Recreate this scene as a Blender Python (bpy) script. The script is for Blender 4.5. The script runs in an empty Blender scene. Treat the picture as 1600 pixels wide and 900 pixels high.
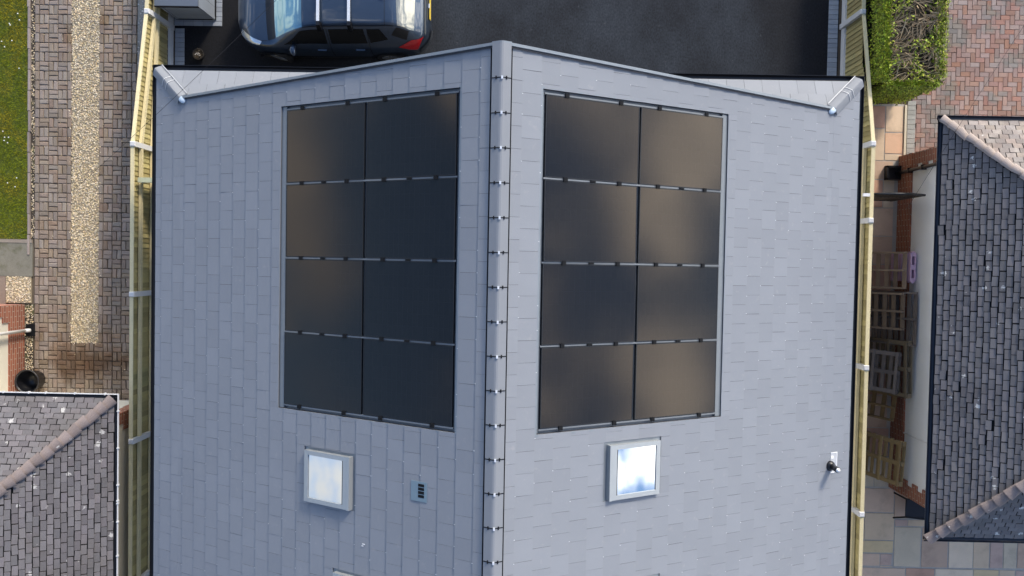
import bpy, bmesh, math, random
import numpy as np
from mathutils import Matrix, Vector, noise as mnoise

# ------------------------------------------------------------------ camera, sky, sun, exposure
S = bpy.context.scene
COL = S.collection
random.seed(7)
CAM_H = 18.5


def rot_cam(a, b, c):
    return Matrix.Rotation(c, 3, 'Z') @ Matrix.Rotation(a, 3, 'X') @ Matrix.Rotation(b, 3, 'Y')


cam_d = bpy.data.cameras.new('camera')
cam_d.sensor_width = 36
cam_d.lens = 36 * 1350 / 1600
cam_d.clip_start = .1
cam_d.clip_end = 800
cam = bpy.data.objects.new('camera', cam_d)
cam.matrix_world = Matrix.Translation((0, 0, CAM_H)) @ rot_cam(-.0297, .0108, .019).to_4x4()
COL.objects.link(cam)
S.camera = cam

SUN_AZ, SUN_EL = math.radians(29), math.radians(29)      # azimuth from +Y towards +X
SUN_DIR = Vector((math.cos(SUN_EL) * math.sin(SUN_AZ), math.cos(SUN_EL) * math.cos(SUN_AZ), math.sin(SUN_EL)))
SUN_W, SKY_W, EXPO = 2.6, .15, .68
CLOUD = (8.2, 7.8, 7.2)

w = bpy.data.worlds.new('World')
S.world = w
w.use_nodes = True
nt = w.node_tree
for n in list(nt.nodes):
    nt.nodes.remove(n)


def nd(t, typ, **kw):
    n = t.nodes.new(typ)
    for k, v in kw.items():
        setattr(n, k, v)
    return n


o_ = nd(nt, 'ShaderNodeOutputWorld')
bg = nd(nt, 'ShaderNodeBackground')
bg.inputs[1].default_value = SKY_W
sky = nd(nt, 'ShaderNodeTexSky', sky_type='NISHITA')
sky.sun_disc = False
sky.sun_elevation = SUN_EL
sky.sun_rotation = SUN_AZ
sky.air_density = 1.1
sky.dust_density = .6
sky.ozone_density = 5.
tc = nd(nt, 'ShaderNodeTexCoord')
sep = nd(nt, 'ShaderNodeSeparateXYZ')
nt.links.new(tc.outputs['Generated'], sep.inputs[0])
den = nd(nt, 'ShaderNodeMath', operation='MAXIMUM')
nt.links.new(sep.outputs['Z'], den.inputs[0])
den.inputs[1].default_value = 0.0
den2 = nd(nt, 'ShaderNodeMath', operation='ADD')
nt.links.new(den.outputs[0], den2.inputs[0])
den2.inputs[1].default_value = .16
dx = nd(nt, 'ShaderNodeMath', operation='DIVIDE')
dy = nd(nt, 'ShaderNodeMath', operation='DIVIDE')
nt.links.new(sep.outputs['X'], dx.inputs[0])
nt.links.new(den2.outputs[0], dx.inputs[1])
nt.links.new(sep.outputs['Y'], dy.inputs[0])
nt.links.new(den2.outputs[0], dy.inputs[1])
cmb = nd(nt, 'ShaderNodeCombineXYZ')
nt.links.new(dx.outputs[0], cmb.inputs[0])
nt.links.new(dy.outputs[0], cmb.inputs[1])
cmb.inputs[2].default_value = 11.7
cn = nd(nt, 'ShaderNodeTexNoise')
cn.inputs['Scale'].default_value = 1.9
cn.inputs['Detail'].default_value = 7
cn.inputs['Roughness'].default_value = .63
nt.links.new(cmb.outputs[0], cn.inputs['Vector'])
low = nd(nt, 'ShaderNodeMapRange')                        # cloud thickens towards the horizon, where one looks through more of it
low.inputs['From Min'].default_value = .12
low.inputs['From Max'].default_value = .44
low.inputs['To Min'].default_value = .19
low.inputs['To Max'].default_value = .0
nt.links.new(sep.outputs['Z'], low.inputs['Value'])
cadd = nd(nt, 'ShaderNodeMath', operation='ADD')
nt.links.new(cn.outputs[0], cadd.inputs[0])
nt.links.new(low.outputs[0], cadd.inputs[1])
cr = nd(nt, 'ShaderNodeMapRange', interpolation_type='SMOOTHSTEP')
cr.inputs['From Min'].default_value = .543
cr.inputs['From Max'].default_value = .72
nt.links.new(cadd.outputs[0], cr.inputs['Value'])
dt = nd(nt, 'ShaderNodeVectorMath', operation='DOT_PRODUCT')   # forward scattering: cloud is brighter on the sun's side
nt.links.new(tc.outputs['Generated'], dt.inputs[0])
dt.inputs[1].default_value = SUN_DIR
ph = nd(nt, 'ShaderNodeMapRange')
ph.inputs['From Min'].default_value = -1
ph.inputs['From Max'].default_value = 1
ph.inputs['To Min'].default_value = .0
ph.inputs['To Max'].default_value = 1.
nt.links.new(dt.outputs['Value'], ph.inputs['Value'])
ph2 = nd(nt, 'ShaderNodeMath', operation='POWER')
nt.links.new(ph.outputs[0], ph2.inputs[0])
ph2.inputs[1].default_value = 2.
ph3 = nd(nt, 'ShaderNodeMath', operation='MULTIPLY_ADD')
nt.links.new(ph2.outputs[0], ph3.inputs[0])
ph3.inputs[1].default_value = 4.6
ph3.inputs[2].default_value = .25
cc = nd(nt, 'ShaderNodeVectorMath', operation='SCALE')
cc.inputs[0].default_value = CLOUD
nt.links.new(ph3.outputs[0], cc.inputs['Scale'])
mx = nd(nt, 'ShaderNodeMix', data_type='RGBA')
nt.links.new(cr.outputs[0], mx.inputs['Factor'])
nt.links.new(sky.outputs[0], mx.inputs['A'])
nt.links.new(cc.outputs[0], mx.inputs['B'])
nt.links.new(mx.outputs['Result'], bg.inputs[0])
nt.links.new(bg.outputs[0], o_.inputs[0])

sun_d = bpy.data.lights.new('sun', 'SUN')
sun_d.energy = SUN_W
sun_d.angle = math.radians(10)
sun_d.color = (1, .88, .71)
sun = bpy.data.objects.new('sun', sun_d)
sun.rotation_euler = SUN_DIR.to_track_quat('Z', 'Y').to_euler()
sun.location = (0, 0, 40)
COL.objects.link(sun)
S.view_settings.view_transform = 'Standard'
S.view_settings.look = 'None'
S.view_settings.exposure = EXPO
S.view_settings.gamma = 1


# ------------------------------------------------------------------ helpers
def mat(name, col, rough=.6, var=.15, scale=6., rand=.0, bump=0., bscale=40., metal=0., spec=.5, fine=.0, fscale=60.,
        tint=None, tamt=.0, tscale=1.5, trange=(.5, .7), coat=0., hue=0., sat=0., stretch=None, spots=None, ior=None):
    """a procedural surface: base colour, value noise, random shade per piece, blotches, fine grain, relief, lichen-like spots"""
    m = bpy.data.materials.new(name)
    m.use_nodes = True
    t = m.node_tree
    p = t.nodes['Principled BSDF']
    L = t.links.new
    p.inputs['Roughness'].default_value = rough
    p.inputs['Metallic'].default_value = metal
    p.inputs['Specular IOR Level'].default_value = spec
    if ior:
        p.inputs['IOR'].default_value = ior
    if coat:
        p.inputs['Coat Weight'].default_value = coat
        p.inputs['Coat Roughness'].default_value = .03
    geo = nd(t, 'ShaderNodeNewGeometry')
    vec = geo.outputs['Position']
    if stretch:
        mp = nd(t, 'ShaderNodeMapping')
        mp.inputs['Scale'].default_value = stretch
        L(vec, mp.inputs[0])
        vec = mp.outputs[0]

    def noise(sc, det=4., r=.6):
        n = nd(t, 'ShaderNodeTexNoise')
        n.inputs['Scale'].default_value = sc
        n.inputs['Detail'].default_value = det
        n.inputs['Roughness'].default_value = r
        L(vec, n.inputs['Vector'])
        return n.outputs[0]

    def math_(op, a, b, c=None):
        n = nd(t, 'ShaderNodeMath', operation=op)
        for i, v in enumerate((a, b, c)):
            if v is None:
                continue
            if isinstance(v, (int, float)):
                n.inputs[i].default_value = v
            else:
                L(v, n.inputs[i])
        return n.outputs[0]
    val = 1.0
    if var:
        val = math_('MULTIPLY_ADD', noise(scale), 2 * var, 1 - var)
    if fine:
        val = math_('MULTIPLY', math_('MULTIPLY_ADD', noise(fscale, 2.), 2 * fine, 1 - fine), val)
    rnd = None
    if rand or hue or sat:
        oi = nd(t, 'ShaderNodeObjectInfo')
        rnd = math_('FRACT', math_('ADD', oi.outputs['Random'], geo.outputs['Random Per Island']), 0.)
        val = math_('MULTIPLY', math_('MULTIPLY_ADD', rnd, 2 * rand, 1 - rand), val)
    hs = nd(t, 'ShaderNodeHueSaturation')
    hs.inputs['Color'].default_value = (*col, 1)
    if tint:
        mxn = nd(t, 'ShaderNodeMix', data_type='RGBA')
        rg = nd(t, 'ShaderNodeMapRange', interpolation_type='SMOOTHSTEP')
        rg.inputs['From Min'].default_value, rg.inputs['From Max'].default_value = trange
        rg.inputs['To Max'].default_value = tamt
        L(noise(tscale, 5.), rg.inputs['Value'])
        L(rg.outputs[0], mxn.inputs['Factor'])
        mxn.inputs['A'].default_value = (*col, 1)
        mxn.inputs['B'].default_value = (*tint, 1)
        L(mxn.outputs['Result'], hs.inputs['Color'])
    if isinstance(val, float):
        hs.inputs['Value'].default_value = val
    else:
        L(val, hs.inputs['Value'])
    if hue:
        r2 = math_('FRACT', math_('MULTIPLY', rnd, 17.31), 0.)
        L(math_('MULTIPLY_ADD', r2, 2 * hue, .5 - hue), hs.inputs['Hue'])
    if sat:
        r3 = math_('FRACT', math_('MULTIPLY', rnd, 7.77), 0.)
        L(math_('MULTIPLY_ADD', r3, 2 * sat, 1 - sat), hs.inputs['Saturation'])
    out = hs.outputs[0]
    if spots:
        sc, scol, r0, dens = spots
        vo = nd(t, 'ShaderNodeTexVoronoi')
        vo.inputs['Scale'].default_value = sc
        wv = nd(t, 'ShaderNodeVectorMath', operation='ADD')
        nn = nd(t, 'ShaderNodeTexNoise')
        nn.inputs['Scale'].default_value = 34
        L(geo.outputs['Position'], nn.inputs['Vector'])
        sv = nd(t, 'ShaderNodeVectorMath', operation='SCALE')
        sv.inputs['Scale'].default_value = .09
        L(nn.outputs['Color'], sv.inputs[0])
        L(geo.outputs['Position'], wv.inputs[0])
        L(sv.outputs[0], wv.inputs[1])
        L(wv.outputs[0], vo.inputs['Vector'])
        sc_ = nd(t, 'ShaderNodeSeparateColor')
        L(vo.outputs['Color'], sc_.inputs[0])
        on = math_('LESS_THAN', sc_.outputs[0], dens)
        rad = math_('MULTIPLY_ADD', sc_.outputs[1], r0, r0 * .35)
        inside = nd(t, 'ShaderNodeMapRange')
        L(math_('SUBTRACT', rad, vo.outputs['Distance']), inside.inputs['Value'])
        inside.inputs['From Min'].default_value = -.02
        inside.inputs['From Max'].default_value = .06
        fac = math_('MULTIPLY', math_('MULTIPLY', inside.outputs[0], on), .85)
        mx2 = nd(t, 'ShaderNodeMix', data_type='RGBA')
        L(fac, mx2.inputs['Factor'])
        L(out, mx2.inputs['A'])
        mx2.inputs['B'].default_value = (*scol, 1)
        out = mx2.outputs['Result']
    L(out, p.inputs['Base Color'])
    if bump:
        bn = nd(t, 'ShaderNodeBump')
        bn.inputs['Strength'].default_value = bump
        bn.inputs['Distance'].default_value = .01
        L(noise(bscale, 3.), bn.inputs['Height'])
        L(bn.outputs[0], p.inputs['Normal'])
    return m


class MB:
    def __init__(s):
        s.v, s.f = [], []

    def add(s, vs, fs):
        k = len(s.v)
        s.v += [tuple(v) for v in vs]
        s.f += [tuple(i + k for i in f) for f in fs]
        return s

    def box(s, a, b, M=None):
        x0, y0, z0 = a
        x1, y1, z1 = b
        vs = [Vector((x, y, z)) for z in (z0, z1) for y in (y0, y1) for x in (x0, x1)]
        if M is not None:
            vs = [M @ v for v in vs]
        return s.add(vs, [(0, 2, 3, 1), (4, 5, 7, 6), (0, 1, 5, 4), (2, 6, 7, 3), (0, 4, 6, 2), (1, 3, 7, 5)])

    def bar(s, p, q, wd, ht, up=(0, 0, 1)):
        """box of section wd x ht whose axis runs p..q"""
        p, q = Vector(p), Vector(q)
        d = q - p
        z = Vector(up)
        x = d.normalized()
        y = z.cross(x).normalized()
        z = x.cross(y)
        M = Matrix((x, y, z)).transposed().to_4x4()
        M.translation = p
        return s.box((0, -wd / 2, -ht / 2), (d.length, wd / 2, ht / 2), M)

    def tube(s, pts, r, n=8, cap=True):
        pts = [Vector(p) for p in pts]
        rs = r if isinstance(r, (list, tuple)) else [r] * len(pts)
        vs = []
        for i, p in enumerate(pts):
            d = (pts[min(i + 1, len(pts) - 1)] - pts[max(i - 1, 0)]).normalized()
            a = d.orthogonal().normalized() if i == 0 else (a - d * a.dot(d)).normalized()
            b = d.cross(a)
            vs += [p + (a * math.cos(2 * math.pi * k / n) + b * math.sin(2 * math.pi * k / n)) * rs[i] for k in range(n)]
        fs = []
        for i in range(len(pts) - 1):
            for k in range(n):
                fs.append((i * n + k, i * n + (k + 1) % n, (i + 1) * n + (k + 1) % n, (i + 1) * n + k))
        if cap:
            fs.append(tuple(range(n - 1, -1, -1)))
            fs.append(tuple((len(pts) - 1) * n + k for k in range(n)))
        return s.add(vs, fs)

    def lathe(s, prof, c=(0, 0, 0), n=24):
        vs = [(c[0] + r * math.cos(2 * math.pi * k / n), c[1] + r * math.sin(2 * math.pi * k / n), c[2] + z) for r, z in prof for k in range(n)]
        fs = [(i * n + k, i * n + (k + 1) % n, (i + 1) * n + (k + 1) % n, (i + 1) * n + k) for i in range(len(prof) - 1) for k in range(n)]
        return s.add(vs, fs)

    def mesh(s, name, m=None, smooth=False):
        me = bpy.data.meshes.new(name)
        me.from_pydata(s.v, [], s.f)
        if m:
            me.materials.append(m)
        if smooth:
            me.polygons.foreach_set('use_smooth', [True] * len(me.polygons))
        me.update()
        return me


def link(name, data, parent=None, loc=None, M=None, **props):
    o = bpy.data.objects.new(name, data)
    COL.objects.link(o)
    if parent is not None:
        o.parent = parent
    if M is not None:
        o.matrix_local = M
    elif loc is not None:
        o.location = loc
    for k, v in props.items():
        if v:
            o[k] = v
    return o


def part(name, mb, m, parent, smooth=False, **props):
    return link(name, mb.mesh(name, m, smooth) if isinstance(mb, MB) else mb, parent, **props)


def thing(name, label, category, loc=(0, 0, 0), group=None, rz=0.):
    o = link(name, None, None, loc, label=label, category=category, group=group)
    o.empty_display_size = .2
    if rz:
        o.rotation_euler = (0, 0, rz)
    return o


def solo(name, mb, m, label, category, loc=(0, 0, 0), group=None, smooth=False):
    return link(name, mb.mesh(name, m, smooth), None, loc, label=label, category=category, group=group)


def structure(name, mb, m, loc=(0, 0, 0), label=None, **p):
    return link(name, mb.mesh(name, m), None, loc, kind='structure', label=label, **p)


def stuff(name, mb, m, parent=None, smooth=False, **p):
    return link(name, mb.mesh(name, m, smooth), parent, kind='stuff', **p)


MR = cam.matrix_world.inverted()


def to_px(p):
    q = MR @ Vector(p)
    return 800 + 1350 * q.x / -q.z, 450 - 1350 * q.y / -q.z, -q.z


def in_view(p, mrg=0):
    x, y, _ = to_px(p)
    return -mrg < x < 1600 + mrg and -mrg < y < 900 + mrg


def blockmesh(name, sx, sy, sz, ch, m, jit=0.):
    """block with a chamfered top edge, base at z=0"""
    a, b = sx / 2, sy / 2
    vs, fs = [], []
    rings = [(0, 0), (sz - ch, 0), (sz, ch)]
    for z, i in rings:
        for cx, cy in ((-1, -1), (1, -1), (1, 1), (-1, 1)):
            vs.append((cx * (a - i) + random.uniform(-jit, jit), cy * (b - i) + random.uniform(-jit, jit), z))
    for r in range(2):
        for k in range(4):
            fs.append((r * 4 + k, r * 4 + (k + 1) % 4, (r + 1) * 4 + (k + 1) % 4, (r + 1) * 4 + k))
    fs.append((8, 9, 10, 11))
    me = bpy.data.meshes.new(name)
    me.from_pydata(vs, [], fs)
    me.materials.append(m)
    return me


def scatter_blocks(parent, name, mesh_by_rot, spots, limit=300, stuffname=None, m=None, rot=.010, tilt=.008):
    """spots: (x, y, z, rot index); the blocks that show become parts, the others one joined part"""
    vis = [i for i, q in enumerate(spots) if in_view(q[:3], -4)]
    keep = set(vis[:limit])
    mb = MB()
    for i, (x, y, z, r) in enumerate(spots):
        me = random.choice(mesh_by_rot[r])
        M = Matrix.Translation((x + random.gauss(0, rot * .12), y + random.gauss(0, rot * .12), z + random.gauss(0, tilt * .12))) @ Matrix.Rotation(random.gauss(0, rot), 4, 'Z') @ Matrix.Rotation(random.gauss(0, tilt), 4, 'X') @ Matrix.Rotation(random.gauss(0, tilt), 4, 'Y')
        if i in keep:
            link(name, me, parent, M=M)
        else:
            mb.add([M @ v.co for v in me.vertices], [tuple(f.vertices) for f in me.polygons])
    if mb.v:
        part(stuffname or name + '_field', mb, m, parent, kind='stuff')


# ---------- roofing
def clip_poly(poly, a, b, c):
    out = []
    for i in range(len(poly)):
        p, q = poly[i], poly[(i + 1) % len(poly)]
        dp, dq = a * p[0] + b * p[1] - c, a * q[0] + b * q[1] - c
        if dp <= 0:
            out.append(p)
        if (dp < 0 < dq) or (dq < 0 < dp):
            s = dp / (dp - dq)
            out.append((p[0] + (q[0] - p[0]) * s, p[1] + (q[1] - p[1]) * s))
    return out


def area(p):
    return .5 * sum(p[i][0] * p[(i + 1) % len(p)][1] - p[(i + 1) % len(p)][0] * p[i][1] for i in range(len(p)))


def cut_rect(polys, r):
    u0, v0, u1, v1 = r
    out = []
    for p in polys:
        us, vs = [q[0] for q in p], [q[1] for q in p]
        if max(us) <= u0 or min(us) >= u1 or max(vs) <= v0 or min(vs) >= v1:
            out.append(p)
            continue
        a = clip_poly(p, 1, 0, u0)
        rest = clip_poly(p, -1, 0, -u0)
        b = clip_poly(rest, -1, 0, -u1)
        rest = clip_poly(rest, 1, 0, u1)
        c = clip_poly(rest, 0, 1, v0)
        d = clip_poly(rest, 0, -1, -v1)
        out += [q for q in (a, b, c, d) if len(q) > 2 and area(q) > 2e-4]
    return out


class Plane:
    """roof plane: v runs down the slope from O, n is the outward normal, u completes the right-handed frame"""
    def __init__(s, O, V, N):
        s.O, s.V, s.N = Vector(O), Vector(V).normalized(), Vector(N).normalized()
        s.U = s.V.cross(s.N)
        s.M = Matrix((s.U, s.V, s.N)).transposed().to_4x4()

    def at(s, u, v, n=0.):
        return s.O + s.U * u + s.V * v + s.N * n

    def uv(s, p):
        d = Vector(p) - s.O
        return d.dot(s.U), d.dot(s.V)


def tiles(pl, halves, holes, v0, v1, u0, u1, gauge, width, gap, th, lift, vgap=0., uoff=0.):
    """list of (poly, vtop) in the plane's own (u, v): the exposed face of every slate or tile inside the half-planes"""
    res = []
    k = 0
    v = v0
    while v < v1 - 1e-6:
        off = (k % 2) * width / 2 + uoff
        n0 = math.floor((u0 - off) / width) - 1
        n1 = math.ceil((u1 - off) / width) + 1
        for i in range(n0, n1):
            a = i * width + off
            base = [(a + gap / 2, v), (a + width - gap / 2, v), (a + width - gap / 2, v + gauge - vgap), (a + gap / 2, v + gauge - vgap)]
            for hs in halves:
                p = base
                for h in hs:
                    p = clip_poly(p, *h)
                    if len(p) < 3:
                        break
                if len(p) < 3 or area(p) < 6e-4:
                    continue
                for q in cut_rect([p], holes[0]) if len(holes) == 1 else _cuts([p], holes):
                    res.append((q, v, abs(area(q) - area(base)) < 1e-5))
        v += gauge
        k += 1
    return res


def _cuts(polys, holes):
    for h in holes:
        polys = cut_rect(polys, h)
    return polys


def tile_solid(poly, vt, gauge, th, lift, c=(0, 0), top0=0.):
    """wedge whose lower edge stands proud by `lift`"""
    n = len(poly)
    hi = [(u - c[0], v - c[1], top0 + lift * (v - vt) / gauge) for u, v in poly]
    lo = [(x, y, z - th) for x, y, z in hi]
    fs = [tuple(range(n))] + [(i, n + i, n + (i + 1) % n, (i + 1) % n) for i in range(n)]
    return hi + lo, fs


def lay(pl, res, gauge, th, lift, name, m, parent, keep, jit, joined):
    """make objects of the tiles whose index is in keep, join the others"""
    shared = {}
    mb = MB()
    for i, (poly, vt, whole) in enumerate(res):
        cu = sum(p[0] for p in poly) / len(poly)
        cv = sum(p[1] for p in poly) / len(poly)
        if whole:
            key = 'w'
            if key not in shared:
                vs, fs = tile_solid(poly, vt, gauge, th, lift, (cu, cv))
                me = bpy.data.meshes.new(name)
                me.from_pydata(vs, [], fs)
                me.materials.append(m)
                shared[key] = me
            me = shared[key]
        else:
            vs, fs = tile_solid(poly, vt, gauge, th, lift, (cu, cv))
            me = None
        R = Matrix.Rotation(random.gauss(0, jit), 4, 'X') @ Matrix.Rotation(random.gauss(0, jit), 4, 'Y') @ Matrix.Rotation(random.gauss(0, jit * .8), 4, 'Z')
        M = Matrix.Translation(pl.at(cu + random.gauss(0, jit * .09), cv + random.gauss(0, jit * .12) + (random.uniform(.01, .03) if jit > .02 and random.random() < .02 else 0), random.uniform(0, jit * .12))) @ pl.M @ R
        if i in keep:
            if me is None:
                me = bpy.data.meshes.new(name)
                me.from_pydata(vs, [], fs)
                me.materials.append(m)
            link(name, me, parent, M=M)
        else:
            if me is not None:
                vs, fs = [v.co for v in me.vertices], [tuple(f.vertices) for f in me.polygons]
            mb.add([M @ Vector(v) for v in vs], fs)
    if mb.v:
        part(joined, mb, m, parent, kind='stuff')


# ------------------------------------------------------------------ materials
M_ground = mat('soil', (.11, .085, .06), .95, .3, 3, bump=.5)
M_asphalt = mat('asphalt', (.0080, .0086, .0112), .85, .2, 1.1, fine=.85, fscale=22, bump=.6, bscale=70, tint=(.034, .041, .052), tamt=1., tscale=.5, trange=(.18, .74), spec=.25, stretch=(1.5, .9, 1), spots=(7., (.085, .088, .092), .09, .16))


def worn_middle(m, x0, x1, x2, x3):
    """the drive is dusty and scuffed where wheels turn on it; a strip along each edge stays fresh and black"""
    t = m.node_tree
    g = nd(t, 'ShaderNodeNewGeometry')
    sp = nd(t, 'ShaderNodeSeparateXYZ')
    t.links.new(g.outputs['Position'], sp.inputs[0])
    fs = []
    for a, b in ((x0, x1), (x3, x2)):
        r = nd(t, 'ShaderNodeMapRange', interpolation_type='SMOOTHSTEP')
        r.inputs['From Min'].default_value, r.inputs['From Max'].default_value = a, b
        t.links.new(sp.outputs[0], r.inputs['Value'])
        fs.append(r.outputs[0])
    mu = nd(t, 'ShaderNodeMath', operation='MULTIPLY')
    t.links.new(fs[0], mu.inputs[0])
    t.links.new(fs[1], mu.inputs[1])
    mixn = [n for n in t.nodes if n.type == 'MIX'][0]
    old = mixn.inputs['Factor'].links[0].from_socket
    m2 = nd(t, 'ShaderNodeMath', operation='MULTIPLY')
    t.links.new(old, m2.inputs[0])
    t.links.new(mu.outputs[0], m2.inputs[1])
    t.links.new(m2.outputs[0], mixn.inputs['Factor'])


worn_middle(M_asphalt, -5.0, -1.2, 4.2, 6.3)
M_slate = mat('slate', (.216, .231, .257), .55, .06, 1.3, rand=.036, fine=.05, fscale=130, tint=(.30, .30, .30), tamt=.35, tscale=9., trange=(.6, .75), bump=.12, bscale=60, spec=.2)
M_ridge = mat('ridge_slate_grey', (.205, .218, .24), .55, .05, 3, fine=.04, spec=.2)
M_dark = mat('dark_joint', (.008, .009, .011), .8, 0, spec=.15)
M_under = mat('roof_underlay', (.05, .05, .055), .9, .1)
M_blackpl = mat('black_plastic', (.006, .0065, .009), .35, .1, 8, spec=.5)
M_navypl = mat('blue_black_gutter', (.008, .012, .022), .3, .1, 5, spec=.5)
M_whitepl = mat('white_plastic', (.72, .72, .72), .4, .06, 8)
M_palegrey = mat('pale_grey_trim', (.46, .47, .48), .5, .06)
M_clip = mat('steel_clip', (.8, .82, .84), .25, .04, 30, metal=.35)
M_darkfront = mat('unseen_dark_front', (.05, .053, .06), .6, .08, 4)  # unseen gable and front made dark so the car reflects less brightness
M_tray = mat('grey_tray_plastic', (.15, .168, .185), .4, .12, 9, fine=.08, fscale=40)
M_rail = mat('grey_rail', (.16, .175, .19), .45, .08, 20, metal=.2)
M_alu = mat('aluminium', (.55, .56, .57), .35, .06, 20, metal=.6)
M_panelframe = mat('black_anodised_frame', (.02, .022, .026), .35, .05, metal=.5)
M_winframe = mat('grey_window_frame', (.33, .35, .36), .35, .05, 8, metal=.3)
M_flash = mat('grey_flashing', (.19, .215, .24), .4, .1, 7, metal=.2)
M_glasswin = mat('roof_window_glass', (.62, .66, .70), .03, 0, metal=1.)
M_render = mat('white_render', (.86, .87, .88), .85, .05, 1.4, fine=.05, fscale=90, bump=.2, bscale=80)
M_cream = mat('cream_render', (.68, .65, .56), .85, .06, 1.2, fine=.04, fscale=90, bump=.2, bscale=80)
M_timber = mat('pale_treated_timber', (.60, .52, .31), .75, .14, 3, rand=.10, fine=.12, fscale=50, stretch=(1, 1, .25))
M_board = mat('treated_fence_board', (.37, .31, .135), .8, .22, 4, rand=.28, fine=.16, fscale=40, tint=(.26, .25, .12), tamt=.7, tscale=2.2, stretch=(1, 1, .3))
M_conc = mat('pale_concrete', (.56, .56, .56), .85, .08, 5, fine=.07, fscale=70)
M_path = mat('path_concrete', (.36, .35, .33), .9, .12, 2, fine=.08)
M_paver = mat('brown_block', (.25, .20, .16), .9, .22, 2.2, rand=.17, fine=.22, fscale=55, bump=.4, bscale=50, hue=.010, sat=.25, tint=(.155, .10, .06), tamt=.7, tscale=.9, trange=(.52, .70))
M_paverjoint = mat('block_joint_soil', (.05, .04, .03), .95, .3, 9, tint=(.10, .11, .035), tamt=.7, tscale=3)


def stain(m, c, r, col, amt, sc=2.2):
    """a damp brown stain of its own ragged shape on the ground at c"""
    t = m.node_tree
    p = t.nodes['Principled BSDF']
    src = p.inputs['Base Color'].links[0].from_socket
    g = nd(t, 'ShaderNodeNewGeometry')
    sub = nd(t, 'ShaderNodeVectorMath', operation='DISTANCE')
    mp = nd(t, 'ShaderNodeMapping')
    mp.inputs['Scale'].default_value = (1 / r[0], 1 / r[1], 0)
    mp.inputs['Location'].default_value = (-c[0] / r[0], -c[1] / r[1], 0)
    t.links.new(g.outputs['Position'], mp.inputs[0])
    t.links.new(mp.outputs[0], sub.inputs[0])
    n = nd(t, 'ShaderNodeTexNoise')
    n.inputs['Scale'].default_value = sc
    n.inputs['Detail'].default_value = 5
    t.links.new(g.outputs['Position'], n.inputs['Vector'])
    a = nd(t, 'ShaderNodeMath', operation='MULTIPLY_ADD')
    t.links.new(n.outputs[0], a.inputs[0])
    a.inputs[1].default_value = 1.6
    t.links.new(sub.outputs['Value'], a.inputs[2])
    mr = nd(t, 'ShaderNodeMapRange', interpolation_type='SMOOTHSTEP')
    mr.inputs['From Min'].default_value = 1.75
    mr.inputs['From Max'].default_value = 1.05
    mr.inputs['To Max'].default_value = amt
    t.links.new(a.outputs[0], mr.inputs['Value'])
    mxn = nd(t, 'ShaderNodeMix', data_type='RGBA', blend_type='MULTIPLY')
    t.links.new(mr.outputs[0], mxn.inputs['Factor'])
    t.links.new(src, mxn.inputs['A'])
    mxn.inputs['B'].default_value = (*col, 1)
    t.links.new(mxn.outputs['Result'], p.inputs['Base Color'])


stain(M_paver, (-9.35, -2.25), (1.3, .75), (.42, .30, .20), .95)
M_gravelbed = mat('gravel_bed', (.32, .265, .18), .95, .3, 20, fine=.3, fscale=90, bump=.8, bscale=70)
M_gravel = mat('cream_gravel', (.60, .50, .345), .8, .1, 3, rand=.5, hue=.012, sat=.35)
M_lawn = mat('lawn_soil', (.08, .10, .012), .95, .35, 5)
M_grass = mat('grass_blade', (.205, .245, .013), .8, .3, 2.2, rand=.4, tint=(.34, .28, .02), tamt=.85, tscale=1.6, trange=(.44, .62), hue=.012, spec=.1)
M_pink = mat('pink_block', (.27, .18, .152), .9, .12, 1.6, rand=.16, fine=.1, fscale=60, bump=.3, bscale=60, tint=(.185, .175, .155), tamt=.8, tscale=1.3, trange=(.5, .62), sat=.45, hue=.008)
M_greyblock = mat('grey_block', (.30, .30, .275), .9, .14, 3, rand=.1, fine=.1, fscale=60, bump=.3)
M_blueblock = mat('blue_grey_block', (.26, .285, .32), .85, .12, 3, rand=.12, fine=.1, fscale=60, bump=.3)
M_pinkjoint = mat('block_sand_joint', (.11, .09, .07), .95, .2, 9)
M_brick = bpy.data.materials.new('red_brick')
M_tile = mat('weathered_roof_tile', (.165, .152, .156), .85, .16, 2.2, rand=.2, fine=.22, fscale=80, bump=.5, bscale=70, tint=(.105, .095, .088), tamt=.65, tscale=1.1, trange=(.46, .68), spots=(4.6, (.56, .54, .51), .2, .45), sat=.3, hue=.01)
M_tile2 = mat('dark_roof_tile', (.135, .128, .132), .85, .16, 2.2, rand=.17, fine=.2, fscale=80, bump=.5, bscale=70, tint=(.082, .080, .084), tamt=.6, tscale=1.0, trange=(.46, .68), spots=(5.0, (.55, .55, .53), .2, .42), sat=.3, hue=.01)
M_tile_sunlit = mat('sunlit_lichened_roof_tile', (.25, .212, .19), .85, .18, 2.2, rand=.2, fine=.22, fscale=80, bump=.5, bscale=70, tint=(.34, .30, .26), tamt=.8, tscale=2.4, trange=(.48, .66), spots=(5., (.6, .57, .52), .2, .4), sat=.3)  # lighter tile copy: north plane's sunlight put into the colour, plus lichen spots
M_hiptile_sunlit = mat('sunlit_hip_tile', (.37, .305, .265), .9, .2, 4, rand=.12, fine=.2, bump=.4)  # paler hip tile copy, sunlight of the north side put into its colour
M_hiptile = mat('weathered_hip_tile', (.235, .19, .175), .9, .25, 5, rand=.2, fine=.25, fscale=60, bump=.5, bscale=60, spots=(7., (.65, .62, .56), .2, .3))
M_moss = mat('moss', (.09, .10, .025), .95, .3, 20)
M_pallet = mat('pallet_wood', (.33, .235, .16), .85, .25, 5, rand=.25, fine=.2, fscale=45)
M_palletgrey = mat('weathered_pallet_wood', (.20, .165, .145), .9, .25, 5, rand=.25, fine=.2, fscale=45)
M_palletnew = mat('yellow_pallet_wood', (.36, .255, .125), .85, .22, 5, rand=.2, fine=.2, fscale=45)
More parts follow.
